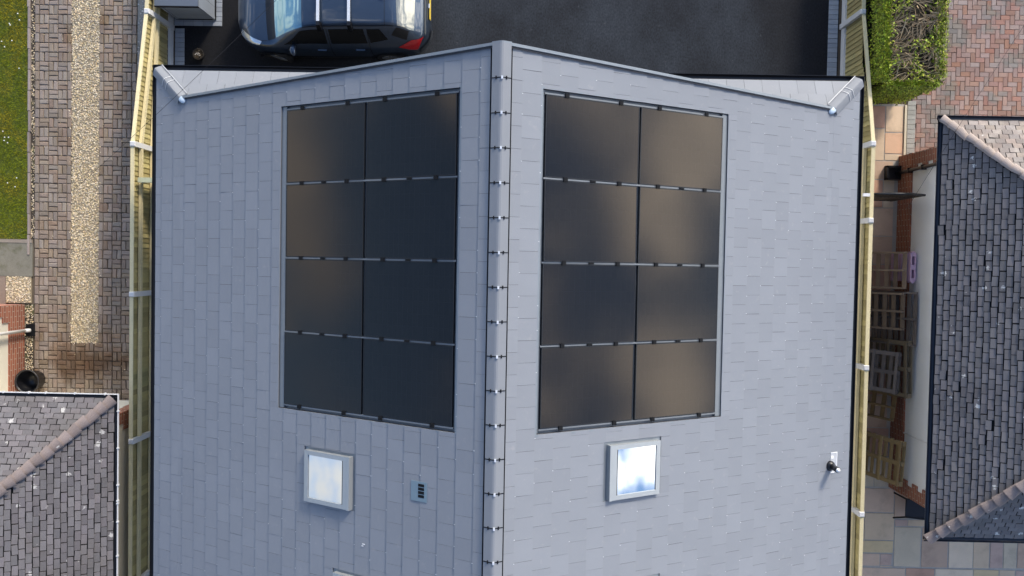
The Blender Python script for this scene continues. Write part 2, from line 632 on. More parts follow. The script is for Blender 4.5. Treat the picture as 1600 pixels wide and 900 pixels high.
M_lilac = mat('lilac_painted_wood', (.62, .42, .56), .7, .12, 6, rand=.08)
M_iron = mat('black_iron', (.012, .013, .015), .45, .1)
M_cable = mat('dark_cable', (.025, .025, .028), .8, 0, spec=.1)
M_leaf = mat('hedge_leaf', (.23, .285, .018), .6, .3, 5., rand=.75, hue=.025, spec=.4)
M_twig = mat('dry_twig', (.43, .32, .19), .85, .2, 9, rand=.55)
M_hedgecore = mat('hedge_inside', (.035, .03, .018), .95, .3, 9)
M_storage = mat('grey_storage_board', (.26, .29, .33), .6, .08, 6, rand=.06)
M_storagetop = mat('dark_grey_lid', (.10, .12, .15), .5, .08, 6)


def slab_mat(name, col):
    col = tuple(.68 * c * k + .32 * b for c, k, b in zip(col, (1.30, 1.19, 1.05), (.56, .46, .37)))
    return mat(name, col, .85, .16, 2.4, fine=.08, fscale=60, bump=.25, bscale=30, tint=tuple(c * .72 for c in col), tamt=.6, tscale=2.2)


def brick_nodes(m):
    m.use_nodes = True
    t = m.node_tree
    p = t.nodes['Principled BSDF']
    p.inputs['Roughness'].default_value = .9
    g = nd(t, 'ShaderNodeNewGeometry')
    sp = nd(t, 'ShaderNodeSeparateXYZ')
    t.links.new(g.outputs['Position'], sp.inputs[0])
    ad = nd(t, 'ShaderNodeMath', operation='ADD')
    t.links.new(sp.outputs[0], ad.inputs[0])
    t.links.new(sp.outputs[1], ad.inputs[1])
    cb = nd(t, 'ShaderNodeCombineXYZ')
    t.links.new(ad.outputs[0], cb.inputs[0])
    t.links.new(sp.outputs[2], cb.inputs[1])
    b = nd(t, 'ShaderNodeTexBrick')
    b.inputs['Scale'].default_value = 1
    b.inputs['Brick Width'].default_value = .225
    b.inputs['Row Height'].default_value = .075
    b.inputs['Mortar Size'].default_value = .007
    b.inputs['Color1'].default_value = (.34, .115, .065, 1)
    b.inputs['Color2'].default_value = (.23, .075, .045, 1)
    b.inputs['Mortar'].default_value = (.40, .33, .27, 1)
    t.links.new(cb.outputs[0], b.inputs['Vector'])
    t.links.new(b.outputs[0], p.inputs['Base Color'])
    bm = nd(t, 'ShaderNodeBump')
    bm.inputs['Strength'].default_value = .6
    bm.inputs['Distance'].default_value = .006
    bm.invert = True
    t.links.new(b.outputs[1], bm.inputs['Height'])
    t.links.new(bm.outputs[0], p.inputs['Normal'])


brick_nodes(M_brick)


def panel_glass():
    m = bpy.data.materials.new('solar_glass')
    m.use_nodes = True
    t = m.node_tree
    p = t.nodes['Principled BSDF']
    p.inputs['Roughness'].default_value = .10
    p.inputs['IOR'].default_value = 1.5
    p.inputs['Specular IOR Level'].default_value = .42
    p.inputs['Specular Tint'].default_value = (1, .82, .61, 1)
    tc = nd(t, 'ShaderNodeTexCoord')
    # faint cell grid, 6 x 20 half cells
    b = nd(t, 'ShaderNodeTexBrick')
    b.offset = 0
    b.inputs['Scale'].default_value = 1
    b.inputs['Brick Width'].default_value = .182
    b.inputs['Row Height'].default_value = .091
    b.inputs['Mortar Size'].default_value = .0018
    b.inputs['Color1'].default_value = (.0065, .0075, .012, 1)
    b.inputs['Color2'].default_value = (.0075, .0085, .013, 1)
    b.inputs['Mortar'].default_value = (.0105, .0115, .015, 1)
    t.links.new(tc.outputs['Object'], b.inputs['Vector'])
    t.links.new(b.outputs[0], p.inputs['Base Color'])
    return m


M_pv = panel_glass()

# ------------------------------------------------------------------ ground and paved surfaces
structure('ground', MB().box((-200, -200, -.5), (200, 200, -.03)), M_ground, label='bare brown soil ground between the houses and fences')
structure('asphalt_driveway', MB().box((-7.40, 2.0, -.2), (6.40, 14, 0)), M_asphalt, label='fresh black tarmac driveway in front of the slate roofed house')
structure('side_path', MB().box((-7.46, -9, -.2), (6.66, 1.99, -.004)), M_path, label='concrete path round the sides of the house')

# left neighbour's drive: two lanes of brown blocks either side of a gravel strip
drv = structure('block_driveway', MB().box((-10.50, -9, -.2), (-7.64, 13, -.035)), M_paverjoint, label='old brown block paved driveway in basket weave beside the timber fence')
bw = {0: [blockmesh('paver', .187, .087, .055, .011, M_paver, .005) for _ in range(4)], 1: [blockmesh('paver', .087, .187, .055, .011, M_paver, .005) for _ in range(4)]}
spots = []
PX = .2
for row in range(64):
    y = 6.3 - row * PX
    if y < -4.4:
        break
    lanes = [(-10.385, 3), (-9.0, 3)]
    if y < -1.80:
        lanes = [(-10.385, 10)]
    for x0, nc in lanes:
        for c in range(nc):
            cx, cy = x0 + .1 + c * PX, y - .1
            if (c + row) % 2:
                spots += [(cx, cy - .05, -.05, 0), (cx, cy + .05, -.05, 0)]
            else:
                spots += [(cx - .05, cy, -.05, 1), (cx + .05, cy, -.05, 1)]
    for bx in ((-10.435,) if y < -1.8 else (-10.435, -9.735, -9.05)):
        spots.append((bx, y - .1, -.05, 1))
    spots.append((-8.345, y - .1, -.05, 1))
spots.sort(key=lambda q: -q[1])
scatter_blocks(drv, 'paver', bw, spots, 300, 'paver_field', M_paver, .022, .016)

gb = structure('gravel_strip', MB().box((-9.685, -1.90, -.06), (-9.10, 8, -.012)), M_gravelbed, label='strip of cream gravel down the middle of the block driveway')


def stones(x0, y0, x1, y1, z, n, r0, r1, m, name, parent=None, **p):
    mb = MB()
    for _ in range(n):
        x, y, r = random.uniform(x0, x1), random.uniform(y0, y1), random.uniform(r0, r1)
        k = 5
        a0 = random.random() * 6.28
        zz = z + random.uniform(-.2, .5) * r
        el = random.uniform(.6, 1.2)
        an = random.random() * 3.14
        ring = []
        for i in range(k):
            a = a0 + 2 * math.pi * i / k
            px, py = r * math.cos(a), r * math.sin(a) * el
            ring.append((x + px * math.cos(an) - py * math.sin(an), y + px * math.sin(an) + py * math.cos(an), zz))
        vs = ring + [(x + random.uniform(-.3, .3) * r, y + random.uniform(-.3, .3) * r, zz + r * random.uniform(.5, .8))]
        vs += [(a, b, c - r) for a, b, c in ring]
        mb.add(vs, [(i, (i + 1) % k, 5) for i in range(k)] + [(i, i + 6, (i + 1) % k + 6, (i + 1) % k) for i in range(k)])
    return stuff(name, mb, m, parent, **p)


stones(-9.69, -1.92, -9.095, 5.8, -.008, 8500, .008, .019, M_gravel, 'gravel', gb)
stones(-9.74, -1.97, -9.05, 5.8, .000, 1700, .006, .015, M_gravel, 'spilt_gravel', gb)
stones(-10.4, -2.7, -8.4, 5.8, .000, 300, .004, .010, M_gravel, 'scattered_grit', gb)
structure('gravel_verge', MB().box((-8.285, -9, -.2), (-7.66, 13, -.012)), mat('grey_grit', (.27, .255, .225), .95, .3, 8, fine=.35, fscale=60, bump=.6, tint=(.11, .10, .09), tamt=.8, tscale=1.7), label='narrow strip of grey grit along the outside of the fence')
stones(-8.28, -2.5, -8.05, 5.7, -.012, 700, .006, .018, mat('grey_pebble', (.40, .39, .37), .8, .1, rand=.5), 'loose_pebbles', None, label='loose grey pebbles along the fence foot')
# lawn, kerb edging, concrete pad
structure('lawn', MB().box((-30, .30, -.2), (-10.62, 13, .012)), M_lawn, label='mossy green lawn left of the block driveway')
mb = MB()
for _ in range(26000):
    x, y = random.uniform(-11.6, -10.63), random.uniform(.31, 5.7)
    a, h, wd = random.random() * 6.28, random.uniform(.015, .04), random.uniform(.003, .007)
    lx, ly = random.gauss(0, .02), random.gauss(0, .02)
    c, s_ = math.cos(a) * wd, math.sin(a) * wd
    mb.add([(x - c, y - s_, .01), (x + c, y + s_, .01), (x + lx, y + ly, .012 + h)], [(0, 1, 2)])
stuff('grass', mb, M_grass, label='short tufted grass with yellow mossy patches')
mb = MB()
for _ in range(20):
    x, y = random.uniform(-11.3, -10.68), random.uniform(.4, 5.5)
    mb.lathe([(.0, .060), (.013, .057), (.012, .052), (.0, .05)], (x, y, 0), 8)
    mb.tube([(x, y, .01), (x, y, .052)], .002, 4)
stuff('daisies', mb, mat('white_petal', (.8, .8, .74), .6, .05), label='small white daisies dotted over the lawn')
ed = structure('edging_kerb', MB().box((-10.625, .2, -.2), (-10.505, 13, -.028)), M_paverjoint, label='line of weathered edging stones between the lawn and driveway')
em = [blockmesh('edging_stone', .05, .43, .06, .008, mat('edging_stone', (.27, .225, .20), .9, .2, 4, rand=.15, fine=.15), .004) for _ in range(3)]
for i in range(14):
    link('edging_stone', random.choice(em), ed, (-10.60 + random.gauss(0, .004), 5.9 - i * .44, -.03))
stones(-10.57, .3, -10.495, 5.8, -.024, 520, .006, .016, M_gravel, 'stray_gravel', ed)
structure('concrete_pad', MB().box((-30, -.50, -.2), (-10.52, .22, .01)), mat('mossy_concrete', (.185, .175, .14), .95, .3, 5, fine=.3, fscale=60, tint=(.10, .10, .055), tamt=.8, tscale=3), label='stained mossy concrete pad below the lawn')
mbk = MB().box((-30, .22, -.2), (-10.53, .295, .02))
structure('concrete_edging', mbk, M_conc if False else mat('stained_edging', (.26, .22, .18), .9, .25, 6, fine=.2), label='thin stained concrete edging along the foot of the lawn')
gp = structure('gravel_patch', MB().box((-11.10, -1.08, -.2), (-10.55, -.502, .0)), M_gravelbed, label='small square of cream gravel between the concrete pad and brick wall')
stones(-11.09, -1.07, -10.56, -.51, .002, 700, .008, .018, M_gravel, 'gravel_chippings', gp)
structure('brick_surround', MB().box((-30, -1.12, -.2), (-11.105, -.504, .004)), M_paver, label='brown paved margin left of the gravel patch')
structure('drain_margin', MB().box((-10.70, -2.9, -.2), (-10.51, -1.10, -.02)), M_paverjoint, label='mossy soil margin along the foot of the brick wall')
stones(-10.69, -2.9, -10.52, -1.12, -.016, 500, .006, .015, M_gravel, 'wall_foot_grit', None, label='grit and moss at the foot of the brick wall')

# grey block edging of the tarmac
ebl = structure('tarmac_edging', MB().box((-7.49, 2, -.2), (-7.245, 4.905, -.012)).box((-7.49, 4.906, -.2), (-6.47, 6.6, -.011)), M_dark, label='blue grey block edging along the left of the tarmac')
bm_ = blockmesh('edging_block', .2, .094, .06, .005, M_blueblock)
bm2 = blockmesh('edging_block', .094, .2, .06, .005, M_blueblock)
for i in range(18):
    link('edging_block', bm_, ebl, (-7.37, 4.80 - i * .1, -.045))
for i in range(10):
    for k in range(2):
        link('edging_block', bm_, ebl, (-7.39 + .205 * i - (0 if k else .0), 4.955 + .1 * k, -.045)) if i < 5 else None
for i in range(9):
    link('edging_block', bm_, ebl, (-6.57, 5.155 + i * .1, -.045))
ebr = structure('tarmac_border', MB().box((6.385, 2, -.2), (6.62, 9, -.012)), M_dark, label='single row of blue grey blocks along the right of the tarmac')
for i in range(46):
    link('edging_block', bm_, ebr, (6.495, 6.4 - i * .1, -.045))

# right neighbour's paving
hb = structure('herringbone_drive', MB().box((8.30, 2.2, -.2), (30, 13, -.035)), M_pinkjoint, label='pink and grey herringbone block driveway beside the hedge')
hm = {0: [blockmesh('paver', .194, .094, .05, .005, M_pink, .001) for _ in range(3)], 1: [blockmesh('paver', .094, .194, .05, .005, M_pink, .001) for _ in range(3)]}
spots = []
bwid = .1
for i in range(-60, 100):
    for j in range(-60, 100):
        # herringbone: cells (i, j) on a 0.1 grid
        k = (i - j) % 4
        x, y = 8.31 + i * bwid, 2.4 + j * bwid
        if not (8.15 < x < 11.4 and 2.25 < y < 6.6):
            continue
        if k == 0:
            spots.append((x + bwid, y + bwid / 2, -.05, 0))
        elif k == 3:
            spots.append((x + bwid / 2, y + bwid, -.05, 1))
spots.sort(key=lambda q: (q[0] - 8.3) + (6 - q[1]) * .6)
scatter_blocks(hb, 'paver', hm, spots, 300, 'paver_field', M_pink)
gcol = structure('block_soldier_course', MB().box((8.095, 2.2, -.2), (8.295, 3.6, -.012)), M_pinkjoint, label='column of grey blocks edging the herringbone driveway')
gm = blockmesh('edging_block', .17, .094, .05, .005, M_greyblock)
for i in range(14):
    link('edging_block', gm, gcol, (8.205, 3.52 - i * .1, -.04))
structure('path_kerb', MB().box((8.055, 2.2, -.2), (8.10, 3.48, .03)), mat('pale_kerb', (.55, .49, .37), .9, .15, 6, fine=.1), label='thin pale kerb along the sandstone path')

# sandstone slabs, laid one by one
pat = structure('sandstone_patio', MB().box((6.70, -14, -.2), (8.054, 3.50, -.010)).box((8.055, -14, -.2), (20, -4.6, -.011)), mat('patio_mortar', (.42, .39, .35), .95, .15, 9, fine=.1), label='multicoloured sandstone slabs of the path and patio by the right house')
SM = {k: slab_mat('sandstone_' + k, c) for k, c in dict(red=(.40, .215, .16), pink=(.50, .38, .31), tan=(.52, .42, .31), orange=(.56, .36, .24), grey=(.48, .44, .37), olive=(.47, .43, .345), yellow=(.54, .44, .25), purple=(.40, .29, .275), brown=(.40, .285, .225), light=(.62, .54, .44)).items()}


def slab(x0, y0, x1, y1, c):
    g = .006
    mb = MB()
    ins = .006
    j = lambda: random.uniform(-.004, .004)
    a, b, cc, d = min(x0, x1) + g, min(y0, y1) + g, max(x0, x1) - g, max(y0, y1) - g
    vs = [(a + j(), b + j(), -.04), (cc + j(), b + j(), -.04), (cc + j(), d + j(), -.04), (a + j(), d + j(), -.04)]
    top = [(x + (ins if x < (a + cc) / 2 else -ins), y + (ins if y < (b + d) / 2 else -ins), random.uniform(-.004, .002)) for x, y, _ in vs]
    mb.add(vs + top, [(0, 1, 5, 4), (1, 2, 6, 5), (2, 3, 7, 6), (3, 0, 4, 7), (4, 5, 6, 7)])
    part('slab', mb, SM[c], pat)


for r in [(6.75, 3.46, 7.18, 3.05, 'brown'), (7.18, 3.46, 7.36, 2.98, 'red'), (7.36, 3.46, 7.66, 2.98, 'red'), (7.66, 3.46, 8.05, 2.90, 'tan'), (7.66, 2.90, 8.05, 2.45, 'orange'), (7.0, 2.98, 7.66, 2.30, 'tan'),
          (7.66, 2.45, 8.05, 2.30, 'tan'), (6.75, 2.30, 7.35, 1.75, 'pink'), (7.35, 2.30, 7.86, 1.90, 'brown'), (7.35, 1.90, 7.66, 1.30, 'red'), (7.66, 1.90, 7.9, 1.30, 'grey'), (6.75, 1.75, 7.35, 1.1, 'tan'), (7.35, 1.30, 7.9, .70, 'pink'),
          (6.75, 1.1, 7.35, .3, 'red'), (7.35, .70, 7.9, .1, 'brown'), (6.75, .3, 7.35, -.5, 'pink'), (7.35, .1, 7.9, -.6, 'red'), (6.75, -.5, 7.35, -1.2, 'brown'), (7.35, -.6, 7.9, -1.3, 'brown'), (6.75, -1.2, 7.4, -2.0, 'red'),
          (7.4, -1.3, 7.9, -2.0, 'brown'), (6.75, -2, 7.45, -2.75, 'brown'), (7.45, -2, 7.9, -2.7, 'red'), (6.75, -2.75, 7.45, -3.5, 'red'), (7.45, -2.7, 7.9, -3.4, 'brown'), (6.75, -3.5, 7.45, -4.15, 'pink'), (7.45, -3.4, 7.95, -4.02, 'red'),
          (7.42, -4.02, 7.66, -4.68, 'olive'), (7.66, -4.02, 8.0, -4.68, 'grey'), (6.75, -4.15, 7.42, -4.68, 'tan'),
          (7.30, -4.70, 8.11, -5.23, 'pink'), (8.11, -4.75, 8.42, -5.36, 'brown'), (8.42, -4.75, 8.8, -5.36, 'brown'), (7.48, -5.24, 8.13, -5.83, 'tan'), (8.13, -5.37, 8.41, -5.52, 'purple'), (8.41, -5.37, 8.8, -5.52, 'tan'),
          (7.30, -5.84, 8.12, -6.11, 'yellow'), (7.84, -6.12, 8.10, -6.38, 'purple'), (7.30, -6.12, 7.84, -6.40, 'pink'), (7.84, -6.38, 8.12, -6.42, 'tan'), (8.13, -5.53, 8.71, -6.40, 'olive'), (8.72, -5.53, 9.29, -6.40, 'brown'), (9.30, -5.5, 9.83, -6.40, 'light'),
          (9.83, -5.5, 10.18, -6.40, 'tan'), (10.19, -5.5, 10.47, -6.39, 'purple'), (10.47, -5.5, 10.77, -6.39, 'olive'), (10.77, -5.5, 11.2, -6.39, 'brown'), (7.30, -6.43, 8.40, -7.0, 'pink'), (8.40, -6.42, 9.02, -7.0, 'red'), (9.02, -6.42, 9.85, -7.0, 'light'),
          (9.85, -6.42, 10.4, -7.0, 'yellow'), (10.4, -6.42, 10.75, -7.0, 'tan'), (10.75, -6.42, 11.3, -7.0, 'purple')]:
    slab(*r)

# ------------------------------------------------------------------ the slate roofed house
XC, RZ, TP = -.311, 6.966, .594
CP = 1 / math.hypot(1, TP)
SP = TP * CP
EW, EY, GD, GY = 6.14, 3.245, 5.58, 2.70        # slate edge half-width, front eave, gablet corner
YB = -8.0
ZE = RZ - TP * 6.2226
house = thing('detached_house', 'detached house with a grey slate roof, solar arrays and roof windows', 'house', (XC, 0, 0))
mb = MB().box((-5.85, YB + .2, 0), (5.85, GY - .12, ZE - .12))
part('wall', mb, M_render, house)
mb = MB()
gy0, gy1 = GY - .22, GY - .10
mb.add([(-5.6, gy0, ZE - .1), (5.6, gy0, ZE - .1), (0, gy0, RZ - .2), (-5.6, gy1, ZE - .1), (5.6, gy1, ZE - .1), (0, gy1, RZ - .2)], [(0, 1, 2), (3, 5, 4), (0, 3, 4, 1), (1, 4, 5, 2), (2, 5, 3, 0)])
part('gable', mb, M_darkfront, house)
part('added_unseen_dark_panel', MB().box((-5.86, GY - .118, 0), (5.86, GY - .095, ZE - .125)), M_darkfront, house)  # unseen dark panel added to darken reflections in the car's side


def yv(d):
    return 2.883 - .033 * d


# openings: (d0, y0, d1, y1) in plan distance from the ridge
ARR = (.565, -2.375, 3.505, 2.375)
HOLES = {-1: [ARR, (2.10, -3.765, 3.0, -2.91), (1.55, -5.62, 2.47, -4.70)], 1: [ARR, (1.555, -3.45, 2.47, -2.585), (1.60, -5.55, 2.5, -4.68)]}
slopes = {}
alltiles = {}
for s in (-1, 1):
    pl = Plane((0, 0, RZ), (s * CP, 0, -SP), (s * SP, 0, CP))
    su = pl.U.y                                            # u = su * y
    def uvr(d0, y0, d1, y1):
        return (min(su * y0, su * y1), d0 / CP, max(su * y0, su * y1), d1 / CP)
    holes = [uvr(*h) for h in HOLES[s]]
    yh = lambda a, b, c: (a * su, b * CP, c)               # a*y + b*d <= c  in (u, v)
    hA = [yh(1, .033, 2.883), yh(0, 1, GD), yh(-1, 0, -YB)]
    hB = [yh(0, -1, -GD), yh(1, -1, GY - GD), yh(0, 1, EW), yh(-1, 0, -YB)]
    res = tiles(pl, [hA, hB], holes, .02, EW / CP, -9, 9, .26 / CP, .305, .0033, .006, .010)
    slopes[s] = (pl, holes, su)
    alltiles[s] = res
cand = []
for s in (-1, 1):
    pl = slopes[s][0]
    for i, (poly, vt, wh) in enumerate(alltiles[s]):
        cu, cv = sum(p[0] for p in poly) / len(poly), sum(p[1] for p in poly) / len(poly)
        p = pl.at(cu, cv)
        if in_view(p + Vector((XC, 0, 0)), -6) and cv > .12 and area(poly) > .03:
            cand.append((-(p.z), s, i))
cand.sort()
keep = {-1: set(), 1: set()}
for _, s, i in cand[:300]:
    keep[s].add(i)
for s in (-1, 1):
    pl, holes, su = slopes[s]
    # deck below the slates, with the same openings
    mb = MB()
    deck = [[(-YB * -1 * 1.0, .0), (2.62, 0.), (2.62, EW / CP), (YB, EW / CP)]]
    ylo, yhi = YB, 2.62
    base = [(min(su * ylo, su * yhi), .0), (max(su * ylo, su * yhi), .0), (max(su * ylo, su * yhi), EW / CP), (min(su * ylo, su * yhi), EW / CP)]
    for p in _cuts([base], holes):
        n = len(p)
        mb.add([pl.at(u, v, -.012) for u, v in p] + [pl.at(u, v, -.06) for u, v in p], [tuple(range(n)), tuple(range(2 * n - 1, n - 1, -1))] + [(i, n + i, n + (i + 1) % n, (i + 1) % n) for i in range(n)])
    rf = part('roof_slope', mb, M_under, house)
    lay(pl, alltiles[s], .26 / CP, .006, .010, 'slate', M_slate, rf, keep[s], .0045, 'slate_field')
    # bright fixings at the slate tails
    mb = MB()
    for poly, vt, wh in alltiles[s]:
        if wh and random.random() < .5:
            cu = sum(p[0] for p in poly) / 4
            v = vt + .26 / CP
            u = cu + random.uniform(-.02, .02)
            hl = random.uniform(.010, .030)
            M = Matrix.Translation(pl.at(u, v, .006)) @ pl.M
            mb.box((-.0035, -.004, 0), (.0035 + random.uniform(0, .003), .010, .007), M)
    part('slate_hooks', mb, M_clip, rf, kind='stuff')

# lower front skirt roof
sk = Plane((0, GY, ZE + TP * (EY + .08 - GY)), (0, CP, -SP), (0, SP, CP))
su = sk.U.x
hs = [[(su, -CP, GD - .0), (-su, -CP, GD - .0), (0, 1, (EY - GY) / CP)]]
res = tiles(sk, hs, [], .0, (EY - GY) / CP, -6.4, 6.4, .285 / CP, .305, .004, .006, .010)
mb = MB()
mb.add([sk.at(-GD, 0, -.012), sk.at(GD, 0, -.012), sk.at(EW, (EY - GY) / CP, -.012), sk.at(-EW, (EY - GY) / CP, -.012)], [(0, 1, 2, 3) if su > 0 else (0, 3, 2, 1)])
rf = part('skirt_roof', mb, M_under, house)
lay(sk, res, .285 / CP, .006, .010, 'slate', M_slate, rf, set(), .004, 'slate_field')

# ridge tiles with a dark union and a bright clip each
prof = []
for k in range(11):
    x = -.128 + .256 * k / 10
    ax = abs(x)
    prof.append((x, .052 - (TP * ax if ax > .03 else TP * .03 * (.5 + .5 * (ax / .03) ** 2))))


def ridge_piece(L, prof, th=.014, seg=1):
    mb = MB()
    n = len(prof)
    vs = [(x, y, z) for y in (0, -L) for x, z in prof] + [(x, y, z - th) for y in (0, -L) for x, z in prof]
    fs = [(i, n + i, n + i + 1, i + 1) for i in range(n - 1)]
    fs += [(2 * n + i, 2 * n + i + 1, 3 * n + i + 1, 3 * n + i) for i in range(n - 1)]
    fs += [(i, i + 1, 2 * n + i + 1, 2 * n + i) for i in range(n - 1)] + [(n + i, 3 * n + i, 3 * n + i + 1, n + i + 1) for i in range(n - 1)]
    fs += [(0, 2 * n, 3 * n, n), (n - 1, 2 * n - 1, 4 * n - 1, 3 * n - 1)]
    return mb.add(vs, fs)


rm = ridge_piece(.457, prof).mesh('ridge_tile', M_ridge)
um = ridge_piece(.012, [(x * 1.0, z + .004) for x, z in prof]).mesh('ridge_union', M_dark)
cm = MB().box((-.013, -.020, .045), (.013, .020, .064)).mesh('ridge_clip', M_clip)
bm3 = MB().box((-.008, -.022, -.02), (.008, .022, .012)).mesh('ridge_screw', M_dark)
y = 2.90
i = 0
while y > YB:
    yy = y - .02 if i == 0 else y
    rt = link('ridge_tile', rm, house, (0, y, RZ + .004))
    if i:
        u_ = link('ridge_union', um, rt, (0, .009, .001))
        link('ridge_clip', cm, rt, (.012, .0, 0))
        for sx in (-.07, .07):
            link('ridge_screw', bm3, rt, (sx, .003, .012))
    y -= .463
    i += 1
mb = MB()
for s in (-1, 1):
    mb.bar((s * (.142 if s < 0 else .136), 2.89, RZ - (.070 if s < 0 else .074)), (s * (.142 if s < 0 else .136), YB, RZ - (.070 if s < 0 else .074)), .014, .018)
part('ridge_roll', mb, M_dark, house)
mb = ridge_piece(.03, [(x * 1.03, z - .01) for x, z in prof], .09)
for v in range(len(mb.v)):
    mb.v[v] = (mb.v[v][0], mb.v[v][1] + 2.925, mb.v[v][2] + RZ + .005)
part('ridge_end_cap', mb, M_flash, house)
# verges
for s in (-1, 1):
    pl = slopes[s][0]
    a, b = [], []
    mb = MB()
    p = Vector((s * .10, yv(.1) + .012, RZ - TP * .10)) + pl.N * .012
    q = Vector((s * (GD - .02), yv(GD) + .012, RZ - TP * (GD - .02))) + pl.N * .012
    mb.bar(p, q, .04, .07, pl.N)
    part('verge_trim', mb, M_flash, house)
    mb = MB()
    mb.bar(p + Vector((0, -.036, .0)) + pl.N * .012, q + Vector((0, -.036, 0)) + pl.N * .012, .02, .012, pl.N)
    part('verge_drip', mb, M_under, house)
# corner hips
for s in (-1, 1):
    top = Vector((s * (GD - .02), GY + .0, RZ - TP * GD + .02))
    bot = Vector((s * EW, EY + .01, RZ - TP * EW - .005))
    d = (bot - top)
    L = d.length
    xax = d.normalized()
    yax = Vector((0, 0, 1)).cross(xax).normalized()
    zax = xax.cross(yax)
    R = Matrix((yax, -xax, zax)).transposed().to_4x4()     # local: x across, -y along the hip downwards
    hp = [(-.115 + .23 * k / 8, .055 - .075 * (abs(k - 4) / 4) ** 1.3) for k in range(9)]
    for k in range(3):
        me = ridge_piece(L / 3 + .012, hp, .016).mesh('hip_tile', M_ridge)
        ht = link('hip_tile', me, house, M=Matrix.Translation(top + xax * (k * L / 3 - .012) + zax * (.004 + .004 * (2 - k))) @ R)
    mbs = MB()
    for f in (.47, .60):
        st = ridge_piece(.012, [(x * 1.02, z + .01) for x, z in hp], .008)
        c = Matrix.Translation(top + xax * (L * f) + zax * .008) @ R
        mbs.add([c @ Vector(v) for v in st.v], st.f)
    part('hip_strap', mbs, M_palegrey, house)
    mb = MB()
    # pale dressed strip along the skirt side of the hip
    side = Vector((-s, 1, 0)).normalized()
    mb.bar(top + side * .128 + Vector((0, .0, .008)), bot + side * .128 + Vector((-s * .0, .0, .002)), .014, .010)
    part('hip_flashing', mb, M_palegrey, house)
    mb = MB()
    vs = []
    cpt = top - xax * .03 + zax * .02
    for a in range(7):
        for b in range(12):
            ph, th = math.pi * a / 6, 2 * math.pi * b / 12
            vs.append(cpt + yax * (.062 * math.sin(ph) * math.cos(th)) - xax * (.11 * math.cos(ph)) + zax * (.04 * math.sin(ph) * math.sin(th)))
    fs = [(a * 12 + b, a * 12 + (b + 1) % 12, (a + 1) * 12 + (b + 1) % 12, (a + 1) * 12 + b) for a in range(6) for b in range(12)]
    part('hip_end_cap', MB().add(vs, fs), mat('pale_blue_plastic', (.42, .52, .62), .4, .05), house, True)
# gutters
def gutter(p, q, out, m, parent, r=.055, name='gutter', drop=.0):
    p, q, out = Vector(p), Vector(q), Vector(out)
    n = 9
    vs = []
    for e in (p, q):
        for k in range(n):
            a = math.pi * k / (n - 1)
            vs.append(e + out * (r - r * math.cos(a)) + Vector((0, 0, -r * math.sin(a))))
        for k in range(n):
            a = math.pi * k / (n - 1)
            vs.append(e + out * (r - (r - .008) * math.cos(a)) + Vector((0, 0, .0 - (r - .008) * math.sin(a))))
    fs = []
    for k in range(n - 1):
        fs += [(k, k + 1, 2 * n + k + 1, 2 * n + k), (n + k, 3 * n + k, 3 * n + k + 1, n + k + 1), (k, n + k, n + k + 1, k + 1), (2 * n + k, 2 * n + k + 1, 3 * n + k + 1, 3 * n + k)]
    fs += [(0, 2 * n, 3 * n, n), (n - 1, 2 * n - 1, 4 * n - 1, 3 * n - 1)]
    return part(name, MB().add(vs, fs), m, parent)


zg = ZE + .02
for s in (-1, 1):
    gutter((s * (EW - .01), YB, zg), (s * (EW - .01), 3.35, zg), (s, 0, 0), M_blackpl, house, .048)
    part('fascia', MB().box((s * (EW - .04) - .01, YB, zg - .2), (s * (EW - .04) + .01, 3.22, zg - .01)), M_blackpl, house)
gutter((-6.23, EY - .01, zg), (6.23, EY - .01, zg), (0, 1, 0), M_blackpl, house, .058)
part('fascia', MB().box((-6.08, EY - .06, zg - .2), (6.08, EY - .04, zg - .01)), M_blackpl, house)

# ------------------------------------------------------------------ in-roof trays and solar panels
COLS = [(.615, 2.002), (2.037, 3.405)]
ROWS = [(-2.30 + 1.16 * k, -2.30 + 1.16 * k + 1.125) for k in range(4)]


def slope_box(mb, pl, su, d0, y0, d1, y1, n0, n1):
    us = sorted((su * y0, su * y1))
    vs = [pl.at(u, v, n) for n in (n0, n1) for v in (d0 / CP, d1 / CP) for u in us]
    return mb.add(vs, [(0, 2, 3, 1), (4, 5, 7, 6), (0, 1, 5, 4), (2, 6, 7, 3), (0, 4, 6, 2), (1, 3, 7, 5)])


